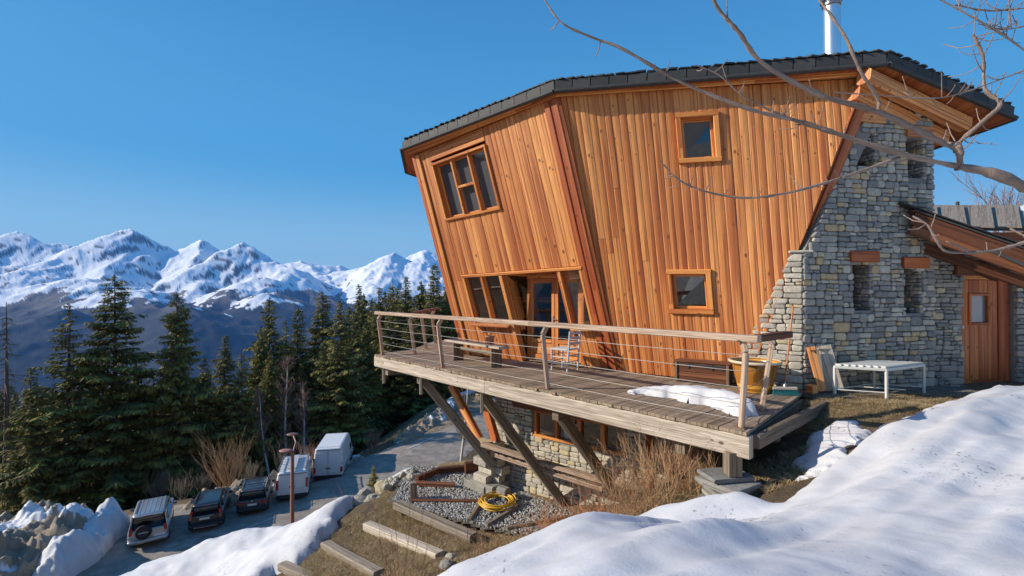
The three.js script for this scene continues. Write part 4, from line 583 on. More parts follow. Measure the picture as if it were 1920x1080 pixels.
// ---------------------------------------------------------------- terrace
const deck = thing('terrace', 'weathered timber terrace on slanting struts with a cable railing', 'terrace');
const dp_ = (n, g, m, p = deck) => mesh(n, g, m, p);
const DF = V(-3.62, 0, 12.75), DR = V(2.78, 0, 5.68), DL = DF.distanceTo(DR), DA = DR.clone().sub(DF).normalize(), DN = new THREE.Vector3(.741, 0, -.671).normalize();
const dk = (a, n, y = 0) => DF.clone().addScaledVector(DA, a).addScaledVector(DN, n).setY(y);
{
  const toAN = p => { const v = p.clone().sub(DF); return [v.dot(DA), v.dot(DN)]; };
  const outline = [DF, DR, V(4.62, 0, 7.72), V(4.93, 0, 8.12), V(4.2, 0, 8.5), V(2.2, 0, 10.0), V(-1.28, 0, 12.7), V(-1.05, 0, 14.3), V(-.5, 0, 16.2), V(-2.6, 0, 16.6), V(-2.72, 0, 15.3), V(-2.92, 0, 13.8)].map(toAN);
  const half = (P, f) => { const o = []; for (let i = 0; i < P.length; i++) { const A = P[i], B = P[(i + 1) % P.length], a = f(A), b = f(B); if (a >= 0) o.push(A); if ((a >= 0) !== (b >= 0)) { const t = a / (a - b); o.push([lerp(A[0], B[0], t), lerp(A[1], B[1], t)]); } } return o; };
  const R = rng(61), w = .142; const m4 = new THREE.Matrix4().makeBasis(DA, DN.clone(), new THREE.Vector3().crossVectors(DA, DN)).setPosition(DF);
  const upSign = new THREE.Vector3().crossVectors(DA, DN).y;
  for (let a = -2.3; a < DL + 2.6; a += w) {
    const P = half(half(outline, p => p[0] - (a + .004)), p => (a + w - .004) - p[0]); if (P.length < 3) continue;
    const e = (R() - .5) * .03, Q = P.map(p => [p[0], p[1] < .02 ? p[1] - .03 + e : p[1]]); if (Math.max(...Q.map(p => p[1])) - Math.min(...Q.map(p => p[1])) < .1) continue;
    const g = new THREE.ExtrudeGeometry(new THREE.Shape(Q.map(p => new THREE.Vector2(...p))), { depth: .04, bevelEnabled: false }); if (upSign > 0) g.translate(0, 0, -.04); g.applyMatrix4(m4); g.translate(0, (R() - .5) * .006, 0);
    dp_('deck_board', flat(g), deckMats[Math.floor(R() * 5)]);
  }
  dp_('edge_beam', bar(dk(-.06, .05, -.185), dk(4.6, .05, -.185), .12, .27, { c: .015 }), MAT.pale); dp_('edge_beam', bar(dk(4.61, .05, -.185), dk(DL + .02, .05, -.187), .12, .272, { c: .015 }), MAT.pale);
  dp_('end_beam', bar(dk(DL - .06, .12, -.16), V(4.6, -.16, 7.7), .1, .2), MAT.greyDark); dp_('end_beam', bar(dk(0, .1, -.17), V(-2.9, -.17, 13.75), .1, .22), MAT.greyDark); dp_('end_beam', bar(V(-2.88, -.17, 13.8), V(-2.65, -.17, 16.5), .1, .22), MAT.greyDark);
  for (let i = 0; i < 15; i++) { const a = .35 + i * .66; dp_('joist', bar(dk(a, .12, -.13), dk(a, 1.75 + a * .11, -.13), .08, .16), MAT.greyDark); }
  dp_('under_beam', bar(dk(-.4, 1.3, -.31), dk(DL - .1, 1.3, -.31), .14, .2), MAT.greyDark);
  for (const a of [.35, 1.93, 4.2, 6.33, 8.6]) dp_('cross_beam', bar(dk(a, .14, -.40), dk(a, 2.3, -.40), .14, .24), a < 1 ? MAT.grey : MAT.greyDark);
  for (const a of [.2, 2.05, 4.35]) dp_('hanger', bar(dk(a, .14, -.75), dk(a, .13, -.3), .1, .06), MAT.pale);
  const strut = (p, q, m, w = .13, h = .2) => dp_('strut', bar(p, q, w, h, { c: .012 }), m);
  strut(at(925, 872, 11.55), dk(1.93, .2, -.36), MAT.grey); strut(at(1056, 942, 10.85), dk(4.2, .2, -.36), MAT.grey); strut(at(1152, 922, 10.0), dk(6.33, .2, -.36), MAT.grey); strut(at(905, 832, 12.3), at(846, 722, 13.1), MAT.pine); 
  // stone pier with a concrete foot
  const pier = new THREE.Group(); pier.name = 'pier'; deck.add(pier); const pc = at(922, 900, 11.75), R2 = rng(3);
  for (let i = 0; i < 5; i++) for (const s of [-1, 1]) { const y = -2.95 + i * .2, sp = (i % 2 ? .08 : -.08), c0 = V(pc.x + s * .14 + sp * .6, y, -pc.z); dp_('stone', block(c0, .27 + s * sp * .6, .185, .42, .85 + (R2() - .5) * .06, .025), stoneMats[[2, 5, 8, 0, 4, 7][Math.floor(R2() * 6)]], pier); }
  dp_('foot', block(V(pc.x - .05, -3.35, -pc.z + .02), .62, .42, .75, .85, .03), plain(.36, .34, .29, .9, { map: stoneT }), pier); dp_('foot', block(V(pc.x + .3, -3.35, -pc.z - .55), .22, .48, .26, .85, .05), plain(.3, .29, .26, .9, { map: stoneT }), pier); dp_('footing_wall', bar(V(pc.x - .62, -3.12, 12.0), V(pc.x - .1, -3.12, 11.5), .22, .3, { c: .03 }), plain(.36, .34, .29, .9, { map: stoneT }), pier);
  // corner post on its stack of slates
  const cp = at(1372, 840, 5.85); dp_('corner_post', bar(V(cp.x, -.56, 5.85), V(cp.x, -.28, 5.85), .17, .17), MAT.greyDark);
  for (let i = 0; i < 9; i++) dp_('slate', block(V(cp.x - .08 + (R2() - .5) * .16, -1.12 + i * .062, 5.88 + (R2() - .5) * .12), .42 + R2() * .16, .05, .36 + R2() * .14, R2() * 3, .012), stoneMats[[3, 9, 1, 3, 7][i % 5]]);
  // railing
  const out = DN.clone().negate(), post = (base, o, w = .05, h = .085) => { const g = new THREE.Group(); g.name = 'railing_post'; deck.add(g); const k = base.clone().addScaledVector(o, .13).setY(.93), t = base.clone().addScaledVector(o, .04).setY(1.06); dp_('shaft', bar(base.clone().setY(0), k, w, h, { up: o, c: .006 }), MAT.rail, g); dp_('crook', bar(k, t, w, h, { up: o, c: .006 }), MAT.rail, g); dp_('foot_plate', block(base.clone().setY(0), .12, .012, .12, .7), rust, g); return y => y < .93 ? base.clone().addScaledVector(o, .13 * y / .93).setY(y) : null; };
  const P1 = post(dk(.18, .12), out), P5 = post(dk(3.02, .1), out), P6 = post(dk(6.2, .1), out), P7 = post(dk(DL - .12, .12), out.clone().add(DA).normalize());
  const P8 = post(V(3.5, 0, 6.75), new THREE.Vector3(.9, 0, .35).normalize(), .15, .05), S1 = post(V(-2.62, 0, 12.95), new THREE.Vector3(-1, 0, 0)), S2 = post(V(-2.52, 0, 14.1), new THREE.Vector3(-1, 0, 0)), S3 = post(V(-2.46, 0, 15.5), new THREE.Vector3(-1, 0, 0));
  const cable = (a, b, y, sag = .01) => { const p = a(y), q = b(y), m = W3(p, q, .5); m.y -= sag; return tube(smooth([p, m, q], 6), .0045, 5); };
  const runs = [[P1, P5], [P5, P6], [P6, P7], [P7, P8], [S1, S2], [S2, S3], [P1, S1]];
  for (const y of [.9, .7, .5, .3, .1]) for (const [i, [a, b]] of runs.entries()) dp_('cable', cable(a, b, y, i === 3 ? .05 : .012), cableM);
  const top = (p, o) => p.clone().addScaledVector(o, .05).setY(1.1);
  dp_('handrail', bar(top(dk(-.05, .1), out), top(dk(4.9, .1), out), .13, .085, { c: .012 }), MAT.rail); dp_('handrail', bar(top(dk(4.904, .1), out), top(dk(DL + .12, .1), out), .13, .085, { c: .012 }), MAT.rail);
  dp_('handrail', bar(top(dk(DL + .06, .16), out).setY(1.1), V(3.62, 1.1, 6.3), .12, .083, { c: .01 }), MAT.beamDark); dp_('handrail', bar(V(-2.62, 1.1, 12.6), V(-2.5, 1.1, 16.2), .12, .07, { c: .01 }), MAT.beam);
}
setBase(deck, V(1, -.3, 8.5));
// ---------------------------------------------------------------- things on the terrace
function put(name, label, cat, parts, base, grp) { const g = thing(name, label, cat, grp); for (const [n, geo, m] of parts) mesh(n, geo, m, g); return setBase(g, base); }
{
  const a = V(-1.52, .45, 11.95), b = V(-.22, .45, 10.42), m = t => W3(a, b, t), tr = new THREE.Vector3(.76, 0, -.65), legs = t => [bar(m(t).setY(.0).addScaledVector(tr, 0), m(t).setY(.42), .05, .30, { up: tr, c: .006 })];
  put('bench', 'pale weathered plank bench standing below the terrace windows', 'bench', [['seat', bar(W3(a, b, -.04), W3(a, b, 1.04), .3, .055, { c: .012 }), MAT.pale], ['leg', legs(.16)[0], MAT.greyDark], ['leg', legs(.9)[0], MAT.greyDark], ['stretcher', bar(m(.16).setY(.3), m(.9).setY(.3), .03, .08), MAT.grey]], m(.5).setY(0));
  put('terracotta_pot', 'small terracotta flower pot on the wall side of the bench', 'flower pot', [['pot', new THREE.LatheGeometry([[0, 0], [.07, 0], [.1, .16], [.115, .16], [.115, .2], [.1, .2], [.09, .05], [0, .05]].map(p => new THREE.Vector2(...p)), 18).translate(-.5, .478, -10.85), plain(.42, .17, .09, .8)], ['soil', new THREE.CylinderGeometry(.094, .094, .02, 14).translate(-.5, .655, -10.85), plain(.05, .035, .025, 1)]], V(-.5, .478, 10.85));
}
{
  const f = new THREE.Vector3(-.74, 0, -.67), r = new THREE.Vector3(.67, 0, -.74), o = V(1.12, 0, 10.22), p = (x, z, y) => o.clone().addScaledVector(r, x).addScaledVector(f, z).setY(y), t = (x0, z0, y0, x1, z1, y1, w = .026) => tube([p(x0, z0, y0), p(x1, z1, y1)], [w * .8, w], 8), cm = plain(.5, .5, .5, .6);
  const parts = []; for (const x of [-.19, .19]) { parts.push(['leg', t(x, .2, 0, x, .2, .45, .022), cm], ['back_leg', t(x, -.2, 0, x * .97, -.27, .84, .022), cm]); parts.push(['stretcher', t(x, .2, .14, x, -.2, .14, .012), cm], ['stretcher', t(x, .2, .29, x, -.2, .29, .012), cm]); }
  for (const z of [.2, -.2]) parts.push(['stretcher', t(-.19, z, .2, .19, z, .2, .012), cm], ['stretcher', t(-.19, z, .33, .19, z, .33, .012), cm]);
  parts.push(['seat', bar(p(0, -.21, .455), p(0, .22, .455), .42, .035, { c: .012 }), cm]); for (const y of [.58, .69, .8]) parts.push(['back_slat', bar(p(-.19, -.215 - (y - .45) * .15, y), p(.19, -.215 - (y - .45) * .15, y), .016, .06), cm]);
  put('chair', 'grey painted wooden chair beside the terrace door', 'chair', parts, o);
}
{
  const a = V(3.12, 0, 9.02), b = V(3.86, 0, 8.5), o = new THREE.Vector3(-.6, 0, .8), parts = [], q = (t, y, z) => W3(a, b, t).setY(y).addScaledVector(o, z);
  for (let i = 0; i < 4; i++) parts.push(['side_board', bar(q(.02, .06 + i * .09, .12), q(.98, .06 + i * .09, .12), .02, .084), i % 2 ? MAT.beam : MAT.beamDark]); for (const t of [.01, .99]) parts.push(['corner_batten', bar(q(t, .0, .14), q(t, .37, .14), .05, .03, { up: o }), MAT.greyDark], ['end_board', bar(q(t, .18, -.16), q(t, .18, .115), .025, .34), MAT.beamDark]);
  parts.push(['back_board', bar(q(0, .19, -.17), q(1, .19, -.17), .02, .34), MAT.beamDark], ['lid', bar(q(-.03, .385, -.02), q(1.03, .385, -.02), .36, .03), MAT.beam], ['iron_band', bar(q(.05, .33, .137), q(.95, .33, .137), .012, .035), plain(.03, .03, .035, .5)]);
  for (const t of [.25, .7]) parts.push(['clasp', bar(q(t, .36, .142), q(t, .26, .142), .03, .012, { up: o }), plain(.03, .03, .035, .5)]);
  put('chest', 'old wooden chest with iron fittings against the larch wall', 'chest', parts, W3(a, b, .5));
}
{
  const glaze = tex(256, 256, (u, v) => { const n = tn(u, v, 8, 8, 4), d = tn(u, v, 30, 10, 2); let c = [lerp(120, 205, n), lerp(74, 140, n), lerp(22, 58, n)]; if (d > .62) c = c.map(x => x * .72); for (const y of [.16, .2, .74, .8]) if (Math.abs(v - y) < .011) c = [226, 168, 60]; return c; });
  const prof = [[0, 0], [.24, 0], [.25, .02], [.30, .22], [.345, .43], [.355, .46], [.39, .465], [.40, .49], [.39, .515], [.355, .515], [.33, .46], [.26, .12], [0, .1]].map(p => new THREE.Vector2(...p));
  const g = new THREE.LatheGeometry(prof, 44); put('large_pot', 'big yellow glazed garden pot beside the stone buttress', 'pot', [['pot', g.translate(4.05, 0, -8.02), new THREE.MeshPhysicalMaterial({ map: glaze, roughness: .35, clearcoat: .5, clearcoatRoughness: .25 })], ['rim', new THREE.TorusGeometry(.385, .024, 8, 40).rotateX(Math.PI / 2).translate(4.05, .5, -8.02), plain(.62, .52, .36, .5)], ['soil', new THREE.CylinderGeometry(.33, .33, .02, 30).translate(4.05, .45, -8.02), plain(.06, .045, .03, 1)]], V(4.05, 0, 8.02));
}
{
  const h = at(1470, 724, 7.72), top = at(1487, 574, 8.08), hb = V(h.x, .13, 7.72), ax = new THREE.Vector3(.93, 0, .15).normalize(), br = []; const R = rng(4);
  for (let i = 0; i < 26; i++) for (const z of [-.02, .02]) { const c = hb.clone().addScaledVector(ax, (i / 25 - .5) * .34).add(new THREE.Vector3(0, 0, z)); br.push(tube([c.clone().setY(.09), c.clone().setY(.005).add(new THREE.Vector3((i / 25 - .5) * .06, 0, z * 1.2))], .007, 4)); }
  put('broom', 'broom with green bristles leaning on the stone corner', 'broom', [['handle', tube([hb.clone().setY(.14), top], .013, 8), MAT.pine], ['head', bar(hb.clone().addScaledVector(ax, -.18).setY(.11), hb.clone().addScaledVector(ax, .18).setY(.11), .07, .045), plain(.5, .42, .33, .7)], ['bristles', merge(br), plain(.0, .14, .15, .6)], ['clamp', tube([hb.clone().setY(.12), W3(hb, top, .05)], .022, 8), steel]], hb.clone().setY(0));
}
{
  const pl = (b, t, w, label, m) => put('leaning_board', label, 'board', [['board', bar(b, t, w, .035, { up: new THREE.Vector3(-.2, 0, 1) }), m], ['end_cleat', bar(W3(b, t, .93).add(new THREE.Vector3(-w * .42, 0, .03)), W3(b, t, .93).add(new THREE.Vector3(w * .42, 0, .02)), .05, .02), m]], b);
  pl(at(1541, 733, 7.98), at(1519, 650, 8.12), .13, 'narrow plank leaning on the stone wall next to the broom', MAT.pine); pl(at(1565, 731, 8.02), at(1541, 648, 8.2), .27, 'wide pale board leaning on the stone wall beside the metal table', MAT.pale);
  put('timber_offcut', 'short timber offcut lying at the foot of the stone corner', 'offcut', [['offcut', block(at(1521, 736, 7.9), .14, .13, .12, .4), MAT.pine]], at(1521, 736, 7.9));
}
{
  const wm = plain(.62, .61, .56, .5), c = [V(5.29, 0, 7.88), V(5.92, 0, 7.6), V(6.92, 0, 8.08), V(6.29, 0, 8.36)], g = p => land(p.x, -p.z) + .03, H = .42, parts = c.map(p => ['leg', bar(p.clone().setY(g(p) - .06), p.clone().setY(H), .04, .04), wm]);
  for (let i = 0; i < 4; i++) { const p = c[i], q = c[(i + 1) % 4]; parts.push(['apron', bar(p.clone().setY(H + .005), q.clone().setY(H + .005), .042, .05), wm]); if (i !== 1) parts.push(['stretcher', bar(p.clone().setY(.06), q.clone().setY(.06), .02, .02), wm]); }
  parts.push(['stretcher', bar(W3(c[0], c[3], .5).setY(.06), W3(c[1], c[2], .5).setY(.06), .02, .02), wm]);
  for (let i = 0; i < 7; i++) parts.push(['slat', bar(W3(c[0], c[1], (i + .5) / 7).setY(H + .045), W3(c[3], c[2], (i + .5) / 7).setY(H + .045), .092, .025), i % 2 ? wm : plain(.56, .55, .5, .55)]);
  put('garden_table', 'low off white metal garden table in front of the stone wall', 'table', parts, W3(c[0], c[2], .5).setY(-.08));
}
{ // melting snow on the boards
  const P = [[1.95, 7.95], [2.5, 7.35], [2.9, 6.8], [3.2, 6.35], [3.45, 6.7], [3.3, 7.1], [2.8, 7.65], [2.2, 8.05]], g = drape(P, .035, (x, d, s) => .005 + lip(s, .17 * sstep(1.8, 2.9, x) + .05, .2) * (s > 0 ? 1 : .3) + (s > 0 ? (fbm(x * 5, d * 5, 3) - .5) * .03 * sstep(0, .08, s) : 0), { wobble: .2, wf: 4 });
  tag(mesh(numbered('snow_slab'), g, snowM, scene), 'long slab of melting snow left on the terrace boards', 'snow');
}
// ---------------------------------------------------------------- garden below
const sleepers = [[[745, 944, -3.16], [888, 1006, -3.2], .22, .16, 'grey', 'long pale sleeper edging the gravel yard'], [[690, 984, -3.66], [826, 1042, -3.3], .22, .18, 'pale', 'bleached sleeper in the middle of the grass slope'], [[612, 1020, -3.98], [712, 1076, -3.58], .22, .18, 'grey', 'sleeper emerging from the snow bank'], [[532, 1058, -4.3], [590, 1085, -4.1], .22, .16, 'grey', 'sleeper end at the bottom edge under the snow'],
[[770, 938, -3.14], [896, 939, -3.13], .1, .1, 'beam', 'dark timber strip across the gravel beside the hose'], [[880, 975, -3.13], [902, 941, -3.13], .1, .09, 'greyDark', 'short timber strip joining the gravel divider'], [[912, 984, -3.13], [976, 946, -3.13], .1, .09, 'grey', 'timber strip running past the yellow hose'], [[775, 905, -3.1], [852, 909, -3.1], .12, .12, 'beam', 'reddish timber on the gravel by the rocks'], [[950, 990, -3.13], [1078, 966, -3.13], .1, .09, 'greyDark', 'timber strip by the dry bushes'], [[782, 897, -3.04], [822, 881, -3.04], .14, .14, 'beamDark', 'dark kerb timber nearest the rocks at the back of the gravel'], [[822, 880.5, -3.04], [872, 876, -3.04], .14, .14, 'beamDark', 'dark kerb timber in the middle behind the gravel'], [[872, 877, -3.0], [908, 872, -3.0], .16, .3, 'beamDark', 'thick dark timber next to the stone pier']];
for (const [a, b, w, h, m, label] of sleepers) { const p = onY(...a), q = onY(...b); put('timber_edging', label, 'timber', [['timber', bar(p, q, w, h, { c: .02 }), MAT[m]], ['peg', block(W3(p, q, .08).setY(p.y - .25), .05, .25 + h / 2 - .01, .05, .3), MAT.greyDark]], p); }
put('garden_post', 'short square post at the corner of the gravel yard', 'post', [['post', bar(onY(776, 938, -3.2), onY(776, 938, -3.2).setY(-2.78), .13, .13), MAT.greyDark], ['cap', block(onY(776, 938, -3.2).setY(-2.78), .14, .02, .14, .2), MAT.grey]], onY(776, 938, -3.2));
{
  const c = onY(932, 945, -3.13), pts = [], R = rng(9); for (let i = 0; i <= 330; i++) { const a = i / 330 * 2 * Math.PI * 9, r = .33 + .05 * Math.sin(a * .37) + .03 * Math.sin(a * 1.13 + 1) + (R() - .5) * .006; pts.push(new THREE.Vector3(c.x + Math.cos(a) * r * 1.05, -3.10 + .011 * (i / 33) + .01 * Math.sin(a * 2.3), c.z + Math.sin(a) * r)); }
  put('hose', 'coiled yellow garden hose lying on the gravel', 'hose', [['coil', tube(pts, .014, 6), plain(.62, .36, .02, .45)], ['connector', tube([pts[330], pts[330].clone().add(new THREE.Vector3(.07, 0, .05))], .02, 8), plain(.05, .05, .05, .5)]], c);
}
// rocks of the low retaining heap
function rock(r, seed, sq = .7) { const g = new THREE.IcosahedronGeometry(1, 2), p = g.attributes.position, R = rng(seed), o = R() * 50; for (let i = 0; i < p.count; i++) { const v = new THREE.Vector3().fromBufferAttribute(p, i), n = .72 + .5 * fbm(v.x * 1.1 + o, v.y * 1.1 + v.z * 1.3 + o, 3), q = (t) => Math.round(t * 2.6) / 2.6 * .35 + t * .65; v.set(q(v.x) * n, q(v.y) * n * sq, q(v.z) * n * .85).multiplyScalar(r); p.setXYZ(i, v.x, v.y, v.z); } const u = g.attributes.uv; for (let i = 0; i < u.count; i++) u.setXY(i, p.getX(i), p.getY(i) + p.getZ(i)); g.computeVertexNormals(); return flat(g); }
{
  const R = rng(44), kinds = [rock(1, 1), rock(1, 2), rock(1, 3, .6), rock(1, 4, .8)];
  const big = [[686, 915, 12.9, .26], [700, 935, 12.5, .2], [720, 915, 13.0, .25], [716, 940, 12.3, .2], [745, 925, 12.5, .24], [752, 908, 13.1, .22], [676, 938, 12.5, .2], [735, 945, 12.1, .15], [768, 893, 13.5, .2], [692, 896, 13.5, .24]];
  big.forEach(([px, py, d, r], i) => { const p = at(px, py, d), m = mesh(numbered('boulder'), kinds[i % 4], stoneMats[[0, 5, 4, 2, 7][i % 5]], scene); m.scale.setScalar(r); m.rotation.set(R() * .6, R() * 6, R() * .6); m.position.copy(p).setY(Math.min(p.y, land(p.x, d) + r * .75)); tag(m, ['low boulder at the far left corner of the rock heap', 'boulder beside the snow tip below the rock heap', 'tall boulder in the middle of the rock heap', 'grey boulder at the front of the rock heap near the sleeper', 'tan boulder in front of the pale stones', 'boulder just behind the pale stones', 'boulder at the left foot of the rock heap', 'smallest boulder at the front of the rock heap', 'boulder under the snow pillow near the gravel', 'rear boulder below the spruce sapling'][i], 'boulder', 'boulders of the rock heap'); });
  for (let i = 0; i < 60; i++) { const px = 722 + R() * 54, py = 902 + R() * 36, d = 12.9 - (py - 902) * .017, p = at(px, py, d), m = mesh(numbered('pale_stone'), kinds[i % 4], stoneMats[[2, 8, 5][i % 3]], scene); m.scale.setScalar(.045 + R() * .05); m.rotation.set(R() * 6, R() * 6, R() * 6); m.position.copy(p).setY(land(p.x, d) + .08 + .32 * sstep(938, 902, py) * 0 + R() * .16); tag(m, 'small pale stone heaped beside the garden post', 'stone', 'pale stones of the rock heap'); }
  structure('snow_patch', drape([[-3.75, 13.6], [-3.3, 12.9], [-2.75, 13.1], [-2.6, 13.9], [-2.9, 14.5], [-3.5, 14.3]], .06, (x, d, s) => land(x, d) + lip(s, .3, .3) + (s > 0 ? (fbm(x * 3, d * 3, 3) - .5) * .06 : 0), { wobble: .06 }), snowM);
  for (const [px, py, d, r, l] of [[845, 1035, 8.9, .1, 'pale stone lying in the dry grass near the snow edge'], [838, 1052, 8.6, .13, 'flat grey stone half buried by the lower snow edge']]) { const p = at(px, py, d), m = mesh(numbered('garden_stone'), kinds[1], stoneMats[l[0] === 'p' ? 8 : 7], scene); m.scale.setScalar(r); m.position.copy(p).setY(land(p.x, d) + r * .2); tag(m, l, 'stone'); }
}
// pebbles of the gravel yard: beyond counting
{
  const R = rng(71), list = []; while (list.length < 9000) { const x = lerp(-2.8, 2.3, R()), d = lerp(9.2, 13.3, R()); if (inside(GR, x, d)) list.push([x, d]); }
  const m = new THREE.InstancedMesh(new THREE.IcosahedronGeometry(1, 0), new THREE.MeshStandardMaterial({ roughness: .9 }), list.length), M = new THREE.Matrix4(), q = new THREE.Quaternion(), c = new THREE.Color();
  list.forEach(([x, d], i) => { const r = .012 + R() * .02; q.setFromEuler(new THREE.Euler(R() * 6, R() * 6, R() * 6)); M.compose(V(x, -3.155 + R() * .01, d), q, new THREE.Vector3(r, r * .7, r * 1.2)); m.setMatrixAt(i, M); const k = .2 + R() * .3; m.setColorAt(i, c.setRGB(k, k * .97, k * .9)); });
  m.name = 'pebbles'; m.userData.kind = 'stuff'; tag(m, 'loose grey pebbles covering the gravel yard', 'pebbles'); m.castShadow = m.receiveShadow = true; scene.add(m);
}
// street lamp by the road
{
  const b = V(-10.9, land(-10.9, 23.9), 23.9), pt = [0, 5.6].map(y => b.clone().add(new THREE.Vector3(0, y, 0))), lm = plain(.36, .17, .13, .55), head = (dx, y, dz, m) => new THREE.SphereGeometry(1, 18, 8).scale(.34, .09, .2).translate(b.x + dx, b.y + y, b.z + dz);
  put('street_lamp', 'rust coloured street lamp with two flat heads beside the road', 'street lamp', [['post', tube(pt, [.11, .085], 10), lm], ['arm', tube([pt[1].clone().add(new THREE.Vector3(.08, -.04, 0)), pt[1].clone().add(new THREE.Vector3(-.35, .0, .05))], .05, 8), lm], ['arm', tube([pt[1].clone().add(new THREE.Vector3(0, -.1, -.05)), pt[1].clone().add(new THREE.Vector3(-.1, .25, -.6)), pt[1].clone().add(new THREE.Vector3(-.55, .38, -1.3))], .04, 8), lm], ['lamp_head', head(-.3, 5.62, .05), lm], ['lamp_head', head(-.62, 6.0, -1.4), plain(.16, .08, .065, .55)]], b);
}
// grey roofed house behind on the right
{
  const g = thing('neighbour_house', 'low house with a grey sheet roof behind the stone tower', 'house'), a = at(1700, 385, 17), b = at(2150, 385, 17), c = at(2150, 425, 14.2), d = at(1700, 425, 14.2);
  for (let i = 0; i < 9; i++) { const t0 = i / 9, t1 = (i + 1) / 9 - .001; mesh('roof_sheet', bar(W3(W3(a, b, t0), W3(a, b, t1), .5), W3(W3(d, c, t0), W3(d, c, t1), .5), a.distanceTo(b) / 9 * .995, .03, { up: new THREE.Vector3(0, 1, .2) }), MAT.grey, g); }
  mesh('gutter', bar(d.clone().add(new THREE.Vector3(0, -.06, .05)), c.clone().add(new THREE.Vector3(0, -.06, .05)), .14, .12, { c: .03 }), zincs[2], g); mesh('fascia_board', bar(d.clone().add(new THREE.Vector3(0, -.3, -.15)), c.clone().add(new THREE.Vector3(0, -.3, -.15)), .06, .3), MAT.larchRed, g);
  const w0 = d.clone().add(new THREE.Vector3(0, 0, -.5)).setY(-.5), w1 = c.clone().add(new THREE.Vector3(0, 0, -.5)).setY(-.5); mesh('wall', bar(W3(w0, w0.clone().setY(3.2), .5), W3(w1, w1.clone().setY(3.2), .5), .2, 3.9), MAT.beamDark, g);
  mesh('snow_left', drape([[17.2, 16.2], [19, 15.9], [24, 16], [24, 16.9], [18, 16.9]], .2, (x, dd, s) => { const t = (17 - dd) / 2.8; return lerp(a.y, d.y, t) + .02 + lip(s, .12, .2); }, { wobble: .1 }), snowM, g); mesh('vent_pipe', tube([at(1797, 386, 16.9), at(1797, 378, 16.9)], .05, 8), zincs[0], g);
  setBase(g, w0);
}
